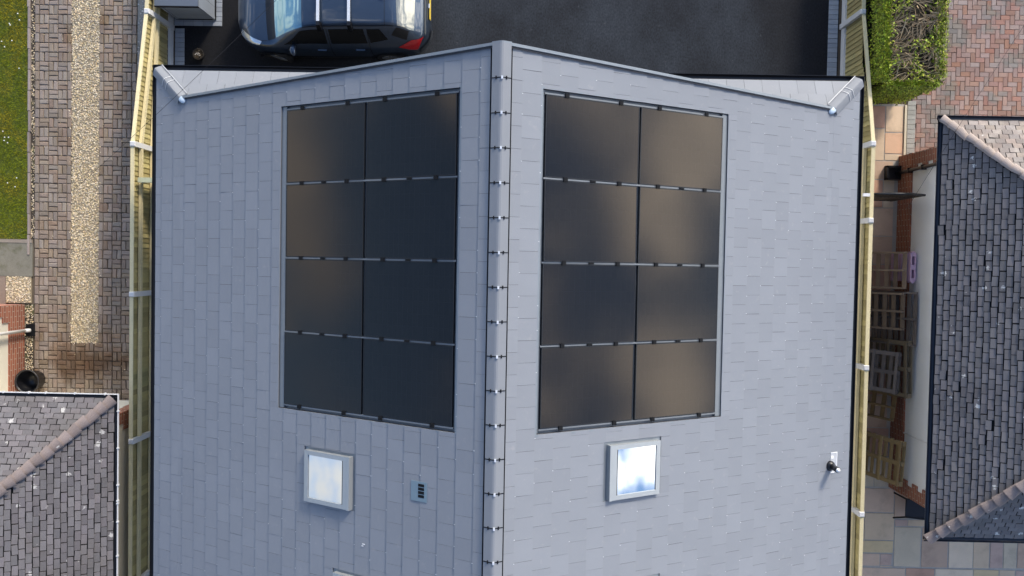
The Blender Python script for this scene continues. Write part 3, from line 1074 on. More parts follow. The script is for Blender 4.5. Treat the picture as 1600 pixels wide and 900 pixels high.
rowname = ['lowest row', 'third row down', 'second row down', 'top row']
for s, sname, side in ((-1, 'left', 'bluish left slope'), (1, 'right', 'pale right slope')):
    pl, holes, su = slopes[s]
    mb = MB()
    d0, y0, d1, y1 = ARR
    slope_box(mb, pl, su, d0 - .05, y0 - .05, d1 + .05, y1 + .05, -.075, -.062)
    tray = part('array_tray', mb, M_tray, house, label='grey mounting tray of the solar array on the ' + side)
    mb = MB()
    for a, b in (((d0 - .03, y0 - .03, d0, y1 + .03)), ((d1, y0 - .03, d1 + .03, y1 + .03))) if False else ():
        pass
    slope_box(mb, pl, su, d0 - .03, y0 - .03, d0 - .002, y1 + .03, -.07, .004)
    slope_box(mb, pl, su, d1 + .002, y0 - .03, d1 + .03, y1 + .03, -.07, .004)
    slope_box(mb, pl, su, d0 - .03, y1 + .002, d1 + .03, y1 + .03, -.07, .002)
    slope_box(mb, pl, su, d0 - .03, y0 - .03, d1 + .03, y0 - .002, -.07, .002)
    part('tray_upstand', mb, M_flash, tray)
    mb = MB()
    slope_box(mb, pl, su, 3.415, y0 + .01, 3.503, y1 - .01, -.062, -.020)
    part('side_flashing', mb, M_tray, tray)
    mb = MB()
    slope_box(mb, pl, su, .568, y0 + .01, .600, y1 - .01, -.062, -.036)
    part('side_flashing', mb, M_tray, tray)
    for k in range(5):
        yc = -2.30 - .0175 + 1.16 * k if k else -2.325
        yc = -2.318 if k == 0 else (2.322 if k == 4 else yc)
        mb = MB()
        slope_box(mb, pl, su, .60, yc - .011, 3.43, yc + .011, -.062, -.016)
        part('mounting_rail', mb, M_rail, tray)
        for c0, c1 in COLS:
            for f in (.21, .5, .79):
                if f == .5 and k in (0, 4):
                    continue
                dm = c0 + (c1 - c0) * f
                hw = .028 if f != .5 else .036
                mb = MB()
                slope_box(mb, pl, su, dm - hw, yc - (.030 if f != .5 else .012), dm + hw, yc + (.030 if f != .5 else .012), -.012, .008)
                part('panel_clamp', mb, M_dark, tray)
    for ci, (c0, c1) in enumerate(COLS):
        for ri, (r0, r1) in enumerate(ROWS):
            cpos = pl.at(su * (r0 + r1) / 2, (c0 + c1) / 2 / CP, -.01) + Vector((XC, 0, 0))
            t = thing('solar_panel', 'black solar panel in the %s on the %s, %s column' % (rowname[ri], side, 'ridge side' if ci == 0 else 'outer'), 'solar panel', (0, 0, 0), 'solar panels on the slate roof')
            tilt = Matrix.Rotation(random.gauss(0, .006), 4, 'X') @ Matrix.Rotation(random.gauss(0, .006), 4, 'Y')
            t.matrix_world = Matrix.Translation(cpos) @ pl.M @ tilt
            hu, hv = (r1 - r0) / 2, (c1 - c0) / 2 / CP
            mb = MB()
            fw = .011
            for a in ((-hu, -hv, hu, -hv + fw), (-hu, hv - fw, hu, hv), (-hu, -hv + fw, -hu + fw, hv - fw), (hu - fw, -hv + fw, hu, hv - fw)):
                mb.box((a[0], a[1], -.03), (a[2], a[3], .0015))
            part('panel_frame', mb, M_panelframe, t)
            nu, nv = 12, 16                                 # gently bowed glass
            vs = [(-hu + fw + (2 * hu - 2 * fw) * i / nu, -hv + fw + (2 * hv - 2 * fw) * j / nv, -.0012 - .0022 * math.sin(math.pi * i / nu) * math.sin(math.pi * j / nv)) for j in range(nv + 1) for i in range(nu + 1)]
            fs = [(j * (nu + 1) + i, j * (nu + 1) + i + 1, (j + 1) * (nu + 1) + i + 1, (j + 1) * (nu + 1) + i) for j in range(nv) for i in range(nu)]
            part('panel_glass', MB().add(vs, fs), M_pv, t, True)

# ------------------------------------------------------------------ roof windows, vent, pipe
def roof_window(s, d0, y0, d1, y1, label):
    pl, holes, su = slopes[s]
    mb = MB()
    slope_box(mb, pl, su, d0, y0, d1, y1, -.03, -.012)
    fl = part('roof_window', mb, M_flash, house, label=label)
    fr = MB()
    a, b, c, e = d0 + .10, y0 + .015, d1 - .05, y1 - .045       # ridge-side cover is deeper
    wd = .066
    H = .075
    slope_box(fr, pl, su, a, b, a + wd, e, -.012, H)
    slope_box(fr, pl, su, c - wd, b, c, e, -.012, H - .008)
    slope_box(fr, pl, su, a + wd, b, c - wd, b + wd, -.012, H - .003)
    slope_box(fr, pl, su, a + wd, e - wd, c - wd, e, -.012, H - .003)
    part('window_frame', fr, M_winframe, fl)
    fr2 = MB()
    slope_box(fr2, pl, su, a - .045, b - .004, a - .003, e + .004, -.012, H + .004)
    part('top_cover', fr2, M_winframe, fl)
    g = MB()
    slope_box(g, pl, su, a + wd, b + wd, c - wd, e - wd, .02, H - .022)
    part('window_glass', g, M_glasswin, fl)
    mb = MB()
    slope_box(mb, pl, su, a + wd + .002, b + wd + .002, a + wd + .014, e - wd - .002, H - .022, H - .004)
    part('glass_gasket', mb, M_dark, fl)


roof_window(-1, 2.10 + .0, -3.765, 3.0, -2.91, 'square roof window on the bluish left slope below the solar array')
roof_window(1, 1.555, -3.45, 2.47, -2.585, 'square roof window on the pale right slope below the solar array')
roof_window(-1, 1.55, -5.62, 2.47, -4.70, 'second roof window low on the bluish left slope')
roof_window(1, 1.60, -5.55, 2.5, -4.68, 'second roof window low on the pale right slope')
pl, _, su = slopes[-1]
mb = MB()
slope_box(mb, pl, su, .955, -3.42, 1.195, -3.135, .002, .015)
tv = part('tile_vent', mb, mat('vent_slate', (.15, .215, .26), .45, .05), house, label='square slate vent with a dark louvred grille on the left slope')
mb = MB()
for k in range(4):
    slope_box(mb, pl, su, .995, -3.375 + .052 * k + .012, 1.085, -3.375 + .052 * k + .052, .013, .0175)
part('vent_grille', mb, M_dark, tv)
# small white label stuck to a slate near the left window
mb = MB()
slope_box(mb, pl, su, 1.92, -4.23, 1.965, -4.215, .014, .0165)
slope_box(mb, pl, su, 1.945, -4.26, 1.975, -4.245, .014, .0165)
part('sticker_scrap', mb, M_whitepl, house)
# soil pipe
pl, _, su = slopes[1]
mb = MB()
slope_box(mb, pl, su, 5.72, -3.55, 5.86, -3.19, .008, .014)
sv = part('vent_pipe', mb, mat('clear_flashing', (.40, .415, .44), .5, .1), house, label='black vent pipe with pale flashing on the right slope')
mb = MB()
slope_box(mb, pl, su, 5.845, -3.46, 5.86, -3.19, .014, .02)
slope_box(mb, pl, su, 5.72, -3.205, 5.845, -3.19, .014, .02)
slope_box(mb, pl, su, 5.73, -3.30, 5.78, -3.25, .014, .019)
slope_box(mb, pl, su, 5.72, -3.55, 5.80, -3.535, .014, .02)
part('flashing_edge', mb, M_whitepl, sv)
b0 = Vector((5.74, -3.42, RZ - TP * 5.74))
mb = MB().tube([b0 + Vector((0, 0, -.05)), b0 + Vector((0, 0, .30)), b0 + Vector((.0, 0, .34))], [.052, .05, .05], 16)
part('pipe_shaft', mb, M_blackpl, sv, True)
mb = MB().tube([b0 + Vector((-.03, 0, .0)), b0 + Vector((-.01, 0, .05)), b0 + Vector((0, 0, .09))], [.095, .085, .06], 16)
part('pipe_collar', mb, M_blackpl, sv, True)
mb = MB().lathe([(.0, .345), (.035, .345), (.04, .36), (.0, .37)], tuple(b0), 12)
part('pipe_cap', mb, M_clip, sv, True)

# ------------------------------------------------------------------ fences
def fence(name, label, X, inn, hfun, ylist, yend, rails_from, rail_z, post_extra=()):
    """close-board fence along Y at X; inn = +1 when the house side is +X"""
    t = thing(name, label, 'fence', (X, 0, 0))
    n = int((ylist[0] + 2.2 - yend) / .1)
    for i in range(n):
        y1 = ylist[0] + 2.2 - i * .1
        y0 = y1 - .108
        h0, h1 = hfun(y0), hfun(y1)
        th = .012
        xo = -inn * .012
        a = xo - inn * th
        mb = MB()
        tw = .016 * inn
        vs = [(xo, y0, .17), (xo - tw, y1, .17), (a - tw, y1, .17), (a, y0, .17), (xo, y0, h0 - .03), (xo - tw, y1, h1 - .03), (a - tw, y1, h1 - .03), (a, y0, h0 - .03)]
        mb.add(vs, [(0, 1, 5, 4), (1, 2, 6, 5), (2, 3, 7, 6), (3, 0, 4, 7), (4, 5, 6, 7)])
        part('fence_board', mb, M_board, t)
    ys = [ylist[0] + 2.4] + list(ylist) + [yend]
    for k in range(len(ys) - 1):
        ya, yb = ys[k], ys[k + 1]
        ha, hb = hfun(ya), hfun(yb)
        mb = MB().bar((-inn * .014, ya, ha - .012), (-inn * .014, yb, hb - .012), .07, .03)
        part('capping_rail', mb, M_timber, t)
        if ya - .1 > rails_from:
            part('gravel_board', MB().bar((-inn * .006, ya - .06, .09), (-inn * .006, yb + .06, .09), .05, .19), M_conc, t)
            continue
        for z in rail_z:
            follow = z > 1.2
            za, zb = (z + ha - 1.8, z + hb - 1.8) if follow else (min(z, ha - .45), min(z, hb - .45))
            mb = MB().bar((inn * .026, ya - .05, za), (inn * .026, yb + .05, zb), .055, .085)
            part('fence_rail', mb, M_timber, t)
        mb = MB().bar((inn * .02, ya - .05, .085), (inn * .02, yb + .05, .085), .05, .17)
        part('gravel_board', mb, M_conc, t)
    for y in ylist:
        h = hfun(y) + .035
        mb = MB().box((-.055, y - .05, -.2), (.055, y + .05, h - .02))
        mb.add([(-.055, y - .05, h - .02), (.055, y - .05, h - .02), (.055, y + .05, h - .02), (-.055, y + .05, h - .02), (-.04, y - .035, h), (.04, y - .035, h), (.04, y + .035, h), (-.04, y + .035, h)],
               [(0, 1, 5, 4), (1, 2, 6, 5), (2, 3, 7, 6), (3, 0, 4, 7), (4, 5, 6, 7)])
        part('concrete_post', mb, M_conc, t)
    return t


fence('timber_fence', 'pale new timber fence with concrete posts beside the brown block driveway', -7.55, 1,
      lambda y: 1.8 if y < 2.13 else max(1.0, 1.8 - (y - 2.13) * .215), [4.86, 2.15, -.76, -3.64, -6.5], -9.3, 99, [1.50, .98])
fence('timber_fence', 'greenish timber fence with concrete posts between the house and the pallets', 6.69, -1,
      lambda y: 1.8 if y < 2.5 else (1.8 - (y - 2.5) * .43 if y < 4.1 else 1.11), [5.1, 2.40, .93, -1.91, -4.76], -9.3, 2.35, [1.47, .98])
g = thing('side_gate', 'timber side gate closing the gap between left fence and house', 'gate', (-7.50, 1.47, 0))
for i in range(11):
    part('gate_board', MB().box((.02 + i * .115, -.01, .06), (.13 + i * .115, .01, 1.66)), M_board, g)
part('gate_top_ledge', MB().box((.0, -.05, 1.62), (1.62, .045, 1.70)), mat('greenish_timber', (.42, .44, .30), .8, .15, 4), g)
part('gate_rail', MB().box((.0, .011, .8), (1.35, .05, .9)), M_timber, g)
solo('gate_bracket', MB().box((-.10, -.03, 1.74), (.06, .03, 1.80)).box((.03, -.03, 1.70), (.075, .03, 1.74)), M_whitepl, 'small white bracket fixed on the right fence beside the iron gate', 'bracket', (6.64, 1.42, 0))


# ------------------------------------------------------------------ tiled neighbour houses
def tiled_roof(hs, planes, ms, v_lim, jit=.03, limit=300):
    """planes: list of (Plane, halves, u0, u1, vmax)"""
    G, Wd, TH, LF = .112, .186, .013, .019
    allr = []
    for k, (pl, halves, u0, u1, vmax, vtop) in enumerate(planes):
        r = tiles(pl, [halves], [], vtop, vmax, u0, u1, G, Wd, .014, TH, LF, .015)
        allr.append(r)
    cand = []
    for k, r in enumerate(allr):
        pl = planes[k][0]
        for i, (poly, vt, wh) in enumerate(r):
            p = pl.at(sum(q[0] for q in poly) / len(poly), sum(q[1] for q in poly) / len(poly))
            pw = p + hs.location
            if in_view(pw, -8) and area(poly) > .008:
                cand.append((to_px(pw)[2], k, i))
    cand.sort()
    keep = {}
    for _, k, i in cand[:limit]:
        keep.setdefault(k, set()).add(i)
    for k, r in enumerate(allr):
        pl, halves, u0, u1, vmax, vtop = planes[k]
        corners = planes_deck[id(pl)]
        mb = MB()
        mb.add([Vector(c) - pl.N * .02 for c in corners], [tuple(range(len(corners)))])
        rf = part('roof_plane', mb, M_dark, hs)
        lay(pl, r, G, TH, LF, 'roof_tile', ms[k], rf, keep.get(k, set()), jit, 'roof_tile_field')


planes_deck = {}


def hip_run(hs, a, b, m, n_len=.19, half=True, r=.10):
    """overlapping half-round hip tiles from the low end a to the high end b"""
    a, b = Vector(a), Vector(b)
    d = b - a
    L = d.length
    x = d.normalized()
    y = Vector((0, 0, 1)).cross(x).normalized()
    z = x.cross(y)
    R = Matrix((y, x, z)).transposed().to_4x4()
    n = int(L / n_len)
    nn = 8
    base = []
    for j, (yy, rr, zz) in enumerate(((0, r * 1.18, .026), (n_len * 1.15, r * .86, -.004))):
        for k in range(nn):
            t = math.pi * (.06 + .88 * k / (nn - 1))
            base.append((rr * math.cos(t), yy, rr * .72 * math.sin(t) - .02 + zz))
    fs = [(k + 1, k, nn + k, nn + k + 1) for k in range(nn - 1)]
    lo = [(q[0] * .86, q[1], q[2] - .016) for q in base]
    vs = base + lo
    fs = [(k, nn + k, nn + k + 1, k + 1)[::-1] for k in range(nn - 1)] + [(k, k + 1, 2 * nn + k + 1, 2 * nn + k) for k in range(nn - 1)]
    me = bpy.data.meshes.new('hip_tile')
    me.from_pydata(vs, [], fs)
    me.materials.append(m)
    for i in range(n):
        link('hip_tile', me, hs, M=Matrix.Translation(a + x * (i * n_len) + z * .02) @ R @ Matrix.Rotation(random.gauss(0, .07), 4, 'Z') @ Matrix.Rotation(random.gauss(0, .03), 4, 'X'))


# right house
R2 = (7.76, -1.115, 0)
h2 = thing('tiled_bungalow', 'white rendered bungalow with a dark lichen spotted tile roof and navy gutters', 'house', R2)
ez, tp = 2.30, .70
cp = 1 / math.hypot(1, tp)
sp = tp * cp
hd = 3.90                                                   # half depth (y)
Lx = 11.0
rz = ez + tp * hd
plW = Plane((hd, 0, rz), (-cp, 0, -sp), (-sp, 0, cp))
plN = Plane((hd, 0, rz), (0, cp, -sp), (0, sp, cp))
plS = Plane((hd, 0, rz), (0, -cp, -sp), (0, -sp, cp))
planes_deck[id(plW)] = [(0, -hd, ez), (hd, 0, rz), (0, hd, ez)]
planes_deck[id(plN)] = [(0, hd, ez), (hd, 0, rz), (Lx, 0, rz), (Lx, hd, ez)]
planes_deck[id(plS)] = [(0, -hd, ez), (Lx, -hd, ez), (Lx, 0, rz), (hd, 0, rz)]
suN, suS = plN.U.x, plS.U.x
vm = hd / cp
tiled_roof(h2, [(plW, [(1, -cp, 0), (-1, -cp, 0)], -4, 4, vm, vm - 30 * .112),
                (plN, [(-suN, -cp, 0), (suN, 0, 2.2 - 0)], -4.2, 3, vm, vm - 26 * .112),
                (plS, [(-suS, -cp, 0), (suS, 0, 2.2)], -4.2, 4.2, vm, vm - 26 * .112)], (M_tile2, M_tile_sunlit, M_tile2), 0)
hip_run(h2, (-.02, hd + .02, ez + .01), (hd, 0, rz - .01), M_hiptile_sunlit, .19, True, .072)
hip_run(h2, (-.02, -hd - .02, ez + .02), (hd, 0, rz), M_hiptile, .235, True, .105)
gutter((.02, -hd - .05, ez), (.02, hd + .05, ez), (-1, 0, 0), M_navypl, h2, .05)
gutter((-.08, hd - .01, ez), (Lx, hd - .01, ez), (0, 1, 0), M_navypl, h2, .05)
gutter((-.08, -hd + .01, ez), (Lx, -hd + .01, ez), (0, -1, 0), M_navypl, h2, .05)
part('fascia', MB().box((.03, -hd, ez - .2), (.05, hd, ez - .02)).box((.05, hd - .05, ez - .2), (Lx, hd - .03, ez - .02)).box((.05, -hd + .03, ez - .2), (Lx, -hd + .05, ez - .02)), M_navypl, h2)
wx0, wy0, wy1 = .24, -3.52, 3.48
part('wall', MB().box((wx0, wy0, .6), (Lx, wy1, ez - .05)), M_render, h2)
part('soffit', MB().box((.05, -hd + .05, ez - .11), (Lx, hd - .05, ez - .09)), M_blackpl, h2)
part('brick_plinth', MB().box((wx0 - .03, wy0 - .03, -.1), (Lx, wy1 + .03, .62)), M_brick, h2)
for yy, sg in ((wy1 + .02, -1), (wy0 - .02, 1)):
    mb = MB()
    for k in range(20):
        z0 = .62 + k * .075
        ln = .235 if (k // 3) % 2 else .33
        ya, yb = sorted((yy, yy + sg * ln))
        mb.box((wx0 - .022, ya, z0), (wx0 + .1, yb, z0 + .0745))
    part('brick_quoin', mb, M_brick, h2)
dp = thing('rain_downpipe', 'black downpipe on the brick corner ending at a black gully box', 'downpipe', (R2[0] + wx0 - .07, R2[1] + wy1 - .33, 0))
part('pipe_shaft', MB().tube([(-.16, .14, ez - .05), (.0, .0, ez - .35), (0, 0, .16), (-.03, .0, .08)], .036, 10), M_blackpl, dp, True)
part('gully_box', MB().box((-.26, -.15, 0), (-.22, .15, .14)).box((.02, -.15, 0), (.05, .15, .14)).box((-.26, .11, 0), (.05, .15, .14)).box((-.26, -.15, 0), (.05, -.11, .14)).box((-.23, -.12, 0), (.03, .12, .05)), M_blackpl, dp)
part('pipe_bracket', MB().box((-.045, -.05, 1.2), (.06, .05, 1.24)).box((-.045, -.05, .6), (.06, .05, .64)), M_blackpl, dp)
solo('wall_conduit', MB().tube([(0, 0, .62), (0, 0, ez - .12)], .015, 8), M_whitepl, 'thin white conduit running up the white rendered wall', 'conduit', (R2[0] + wx0 - .012, -3.38, 0))

# left house
L2 = (-7.60, -2.69, 0)
h1 = thing('tiled_cottage', 'cream rendered house with a mossy brown plain tile roof and white edged gutters', 'house', L2)
ez1 = 2.40
plE = Plane((-4, -4, ez1 + .7 * 4), (cp, 0, -sp), (sp, 0, cp))
plN1 = Plane((-4, -4, ez1 + .7 * 4), (0, cp, -sp), (0, sp, cp))
planes_deck[id(plE)] = [(0, 0, ez1), (-4, -4, ez1 + 2.8), (-4, -9, ez1 + 2.8), (0, -9, ez1)]
planes_deck[id(plN1)] = [(-9, 0, ez1), (-9, -4, ez1 + 2.8), (-4, -4, ez1 + 2.8), (0, 0, ez1)]
vm1 = 4 / cp
tiled_roof(h1, [(plE, [(plE.U.y, -cp, 0), (-plE.U.y, 0, 1.4)], -4.1, 4.1, vm1, vm1 - 27 * .112),
                (plN1, [(plN1.U.x, -cp, 0), (-plN1.U.x, 0, .6)], -4.1, 4.1, vm1, vm1 - 24 * .112)], (M_tile, M_tile), 0)
hip_run(h1, (-.02, -.02, ez1 + .01), (-4, -4, ez1 + 2.79), M_hiptile, .19, True, .10)
gE = gutter((-.01, -9, ez1), (-.01, .06, ez1), (1, 0, 0), M_blackpl, h1, .035)
gN = gutter((-9, -.01, ez1), (.06, -.01, ez1), (0, 1, 0), M_blackpl, h1, .035)
part('gutter_lip', MB().box((.058, -9, ez1 - .03), (.074, .074, ez1 + .008)).box((-9, .058, ez1 - .03), (.0575, .074, ez1 + .008)), M_whitepl, h1)
mb = MB()
for yy in (-.25, -.95, -1.65, -1.95, -2.0, -2.35, -3.0):
    mb.box((.05, yy - .012, ez1 - .03), (.09, yy + .012, ez1 + .02))
for xx in (-.18, -.75, -1.3, -1.62, -2.1):
    mb.box((xx - .012, .05, ez1 - .03), (xx + .012, .09, ez1 + .02))
part('gutter_bracket', mb, M_whitepl, h1)
part('fascia', MB().box((-.05, -9, ez1 - .2), (-.03, -.05, ez1 - .02)).box((-9, -.05, ez1 - .2), (-.03, -.03, ez1 - .02)), M_whitepl, h1)
part('wall', MB().box((-9, -9, 0), (-.27, -.45, ez1 - .05)), M_cream, h1)
part('soffit', MB().box((-9, -9, ez1 - .11), (-.05, -.05, ez1 - .09)), M_whitepl, h1)
mb = MB()
for k in range(30):
    z0 = .0 + k * .075
    ln = .235 if (k // 4) % 2 else .36
    mb.box((-.40, -.445 - ln + .02, z0), (-.248, -.428, z0 + .0745))
    mb.box((-.40 - ln * .4, -.60, z0), (-.25, -.43, z0 + .0735))
part('brick_quoin', mb, M_brick, h1)
# projecting front room
part('bay_wall', MB().box((-9, -.44, .55), (-3.115, 1.56, ez1 + .3)), M_cream, h1, label='cream rendered wall of the projecting room')
part('bay_plinth', MB().box((-9, -.45, 0), (-3.09, 1.585, .56)), M_brick, h1, label='red brick base of the projecting room')
mb = MB()
for k in range(25):
    z0 = .56 + k * .075
    ln = .235 if (k // 3) % 2 else .36
    mb.box((-3.45, 1.59 - ln, z0), (-3.092, 1.588, z0 + .0745))
part('bay_quoin', mb, M_brick, h1)
wp = thing('waste_pipe', 'white downpipe standing against the cream wall at a dark drain', 'downpipe', (-10.60, -1.66, 0))
part('pipe_shaft', MB().tube([(0, 0, .12), (0, 0, 2.6)], .035, 12), M_whitepl, wp, True)
part('pipe_shoe', MB().tube([(.0, 0, .14), (.06, 0, .05)], .04, 12), M_whitepl, wp, True)
part('drain_gully', MB().box((-.06, -.13, -.02), (.14, .13, .012)), M_dark, wp)

# ------------------------------------------------------------------ storage box
sb = thing('storage_box', 'grey boarded garden storage box standing on grey blocks by the tarmac', 'storage box', (-7.02, 5.72, 0))
W2, D2, H2 = .41, .68, 1.06
part('box_core', MB().box((-W2 + .02, -D2 + .02, .05), (W2 - .02, D2 - .02, H2 - .02)), M_dark, sb)
nb = 8
for k in range(nb):
    z0 = .06 + k * (H2 - .1) / nb
    z1 = z0 + (H2 - .1) / nb - .006
    part('front_board', MB().box((-W2 + .05, -D2, z0), (W2 - .05, -D2 + .019, z1)), M_storage, sb)
for k in range(6):
    y0 = -D2 + .052 + k * (2 * D2 - .1) / 6
    part('side_board', MB().box((W2 - .019, y0, .06), (W2, y0 + (2 * D2 - .1) / 6 - .008, H2 - .03)), M_storage, sb)
for sx in (-1, 1):
    part('corner_post', MB().box((sx * W2 - .025 - sx * .02, -D2 - .006, .0), (sx * W2 + .025 - sx * .02, -D2 + .05, H2 - .02)), M_storage, sb)
part('base_trim', MB().box((-W2 - .01, -D2 - .01, 0), (W2 + .02, D2, .05)), M_dark, sb)
lid = part('lid', MB().box((-W2 - .03, -D2 - .03, H2 - .02), (W2 + .03, D2, H2 + .03)), M_storagetop, sb)
part('lid_trim', MB().box((-W2 - .035, -D2 - .045, H2 - .045), (W2 + .035, -D2 - .031, H2 + .034)), M_dark, lid)

# pot of gravel on the tarmac
pt = thing('plant_pot', 'small round pot of dead growth and pale chippings on the black tarmac', 'plant pot', (-6.93, 4.28, 0))
part('pot_body', MB().lathe([(.0, 0), (.085, 0), (.115, .13), (.12, .14), (.105, .14), (.1, .11), (0, .11)], n=24), mat('dark_brown_pot', (.028, .022, .017), .8, .3, 20), pt, True)
mb = MB()
for _ in range(130):
    a, r = random.random() * 6.28, .1 * math.sqrt(random.random())
    p = Vector((r * math.cos(a), r * math.sin(a), .11))
    d = Vector((random.gauss(0, .5), random.gauss(0, .5), random.uniform(.2, 1))).normalized()
    q = p + d * random.uniform(.02, .06)
    mb.tube([p, q], [.004, .002], 3)
part('dead_growth', mb, mat('dead_stalk', (.13, .10, .065), .9, .2, rand=.7), pt)
mb = MB()
for _ in range(14):
    a, r = random.random() * 6.28, .07 * random.random()
    mb.lathe([(0, 0), (.012, 0), (.01, .012), (0, .014)], (r * math.cos(a), r * math.sin(a) * .5, .125), 6)
part('chippings', mb, mat('pale_chipping', (.5, .46, .40), .8, .1, rand=.3), pt)

# black bucket planter by the left house
bk = thing('bucket', 'black plastic bucket standing on the block paving by the cream wall', 'bucket', (-10.42, -2.72, 0))
part('bucket_body', MB().lathe([(0, .005), (.185, .0), (.235, .36), (.25, .362), (.25, .385), (.228, .385), (.222, .36), (.18, .02), (0, .02)], n=32), M_blackpl, bk, True)
part('bucket_rim', MB().lathe([(.252, .365), (.258, .372), (.258, .39), (.24, .392), (.236, .38)], n=32), mat('worn_black_rim', (.02, .02, .024), .4, .1), bk, True)

# ------------------------------------------------------------------ pallets
def pallet_meshes(m, L=1.1, Wd=.76, nb=6, bw=.09):
    """local: x up the lean, y across, z outwards (towards the viewer side = bearers)"""
    out = []
    th = .02
    for k in range(nb):
        x = bw / 2 + k * (L - bw) / (nb - 1)
        out.append(('deck_board', MB().box((x - bw / 2, -Wd / 2, 0), (x + bw / 2, Wd / 2, th))))
    for y in (-Wd / 2 + .022, 0, Wd / 2 - .022):
        out.append(('bearer', MB().box((0.002, y - .02, th + .001), (L - .002, y + .02, .115))))
    return [(n, q.mesh(n, m)) for n, q in out]


def pallet_frame(m, L=1.1, Wd=.9):
    out = []
    for k in range(7):
        x = .05 + k * (L - .1) / 6
        out.append(('deck_board', MB().box((x - .04, -Wd / 2 + .01, 0), (x + .04, Wd / 2 - .01, .018))))
    for x in (.06, L / 2, L - .06):
        for y in (-Wd / 2 + .05, 0, Wd / 2 - .05):
            out.append(('block', MB().box((x - .06, y - .045, .0185), (x + .06, y + .045, .105))))
    for y in (-Wd / 2 + .05, 0, Wd / 2 - .05):
        out.append(('bearer', MB().box((.062, y - .04, .1055), (L - .062, y + .04, .125))))
    for x in (.03, L / 2, L - .03):
        out.append(('end_board', MB().box((x - .03, -Wd / 2, .1255), (x + .03, Wd / 2, .145))))
    return [(n, q.mesh(n, m)) for n, q in out]


def pallet(label, base, top, yc, meshes, yaw=0., off=0., roll=0.):
    """leans from base (x, z) to the direction of top (x, z), centred on yc"""
    t = thing('wooden_pallet', label, 'pallet', (0, 0, 0), 'pallets leaning on the white wall')
    b, tt = Vector((base[0], 0, base[1])), Vector((top[0], 0, top[1]))
    x = (tt - b).normalized()
    y = Vector((0, 1, 0))
    z = x.cross(y)                                          # points to the upper left when leaning right
    M = Matrix((x, y, z)).transposed().to_4x4()
    t.matrix_world = Matrix.Translation((base[0], yc, base[1])) @ Matrix.Rotation(yaw, 4, 'Z') @ M @ Matrix.Rotation(roll, 4, 'Z')
    for n, me in meshes:
        link(n, me, t)
    return t


WX = R2[0] + wx0
pallet('brown slatted pallet leaning at the top of the row beside the lilac pallet', (7.22, .0), (7.80, .93), -.02, pallet_meshes(M_pallet))
pallet('brown slatted pallet directly below the topmost one in the row', (7.20, .0), (7.79, .93), -.86, pallet_meshes(M_pallet), .01)
pallet('grey weathered slatted pallet behind the second pallet in the row', (7.52, .0), (7.94, 1.08), -1.0, pallet_meshes(M_palletgrey, 1.2, 1.1, 8), .0)
pallet('grey brown framed pallet standing behind the darkest pallet', (7.62, .0), (7.90, 1.05), -2.02, pallet_frame(mat('dark_pallet_wood', (.20, .155, .10), .9, .25, 5, rand=.25, fine=.2), 1.12, 1.16), .02)
pallet('dark weathered pallet with three bars leaning in the middle of the row', (7.12, .0), (7.79, .88), -2.08, pallet_frame(M_palletgrey, 1.08, .86), -.06)
pallet('small brown pallet low down between the dark pallet and yellow one', (7.35, .0), (7.78, .62), -2.82, pallet_meshes(mat('brown_pallet_wood', (.21, .135, .06), .9, .25, 5, rand=.2, fine=.2), .78, .56, 4), -.10)
pallet('yellowish framed pallet leaning lowest in the row near the chair', (7.47, .0), (7.83, 1.0), -3.92, pallet_frame(M_palletnew, 1.1, .92), -.06)
lp = thing('lilac_pallet', 'lilac painted pallet standing on edge against the white wall', 'pallet', (7.905, 0, 0), 'pallets leaning on the white wall')
part('top_board', MB().box((-.055, -.24, .86), (-.028, .33, .98)).box((.028, -.24, .86), (.055, .33, .98)), M_lilac, lp)
for yy in (-.225, .045, .315):
    part('block', MB().box((-.027, yy - .05, .80), (.027, yy + .05, .979)), M_lilac, lp)
for k in range(6):
    part('side_board', MB().box((-.055, -.24, .05 + k * .14), (-.037, .33, .14 + k * .14)), M_lilac, lp)

# iron gate between the right fence and the bungalow
ig = thing('iron_gate', 'black iron arched gate between the timber fence and white wall', 'gate', (6.80, 1.45, 0))
pts = [(t * 1.02, 0, 1.55 + .28 * math.sin(math.pi * (.12 + .86 * t))) for t in [k / 12 for k in range(13)]]
part('arched_top_rail', MB().tube(pts, .022, 8), M_iron, ig)
part('frame', MB().box((0, -.018, .06), (.035, .018, 1.62)).box((.985, -.018, .06), (1.02, .018, 1.6)).box((.036, -.014, .1), (.984, .014, .14)).box((.036, -.014, 1.05), (.984, .014, 1.08)), M_iron, ig)
bar = MB().tube([(0, 0, .1), (0, 0, 1.68)], .013, 6).mesh('gate_bar', M_iron)
for k in range(12):
    link('gate_bar', bar, ig, (.085 + k * .077, 0, 0))

# black folding chair lying against the wall by the brick corner
ch = thing('folding_chair', 'black metal chair lying on the slabs by the brick corner', 'chair', (8.14, -5.03, 0))
Mseat = mat('black_mesh_fabric', (.014, .017, .028), .6, .25, 30)
mb = MB()
mb.box((.06, -.19, .315), (.475, .19, .335), Matrix.Translation((.06, 0, .32)) @ Matrix.Rotation(-.36, 4, 'Y') @ Matrix.Translation((-.06, 0, -.32)))
part('seat_panel', mb, Mseat, ch)
for sy in (-1, 1):
    part('leg', MB().tube([(-.10, sy * .27, .12), (.075, sy * .19, .33), (.48, sy * .19, .50)], .02, 8), M_blackpl, ch, True)
part('brace', MB().tube([(.07, -.19, .33), (.07, .19, .33)], .014, 8), M_blackpl, ch, True)
part('back_panel', MB().box((.475, -.185, .05), (.50, .185, .52)), Mseat, ch)

# ------------------------------------------------------------------ hedge
hx0, hx1, hy0, hy1, hz = 6.86, 8.06, 3.50, 7.0, 1.78
hg = thing('hedge', 'clipped evergreen hedge with bare brown twigs on its top beside the drive', 'hedge', (0, 0, 0))


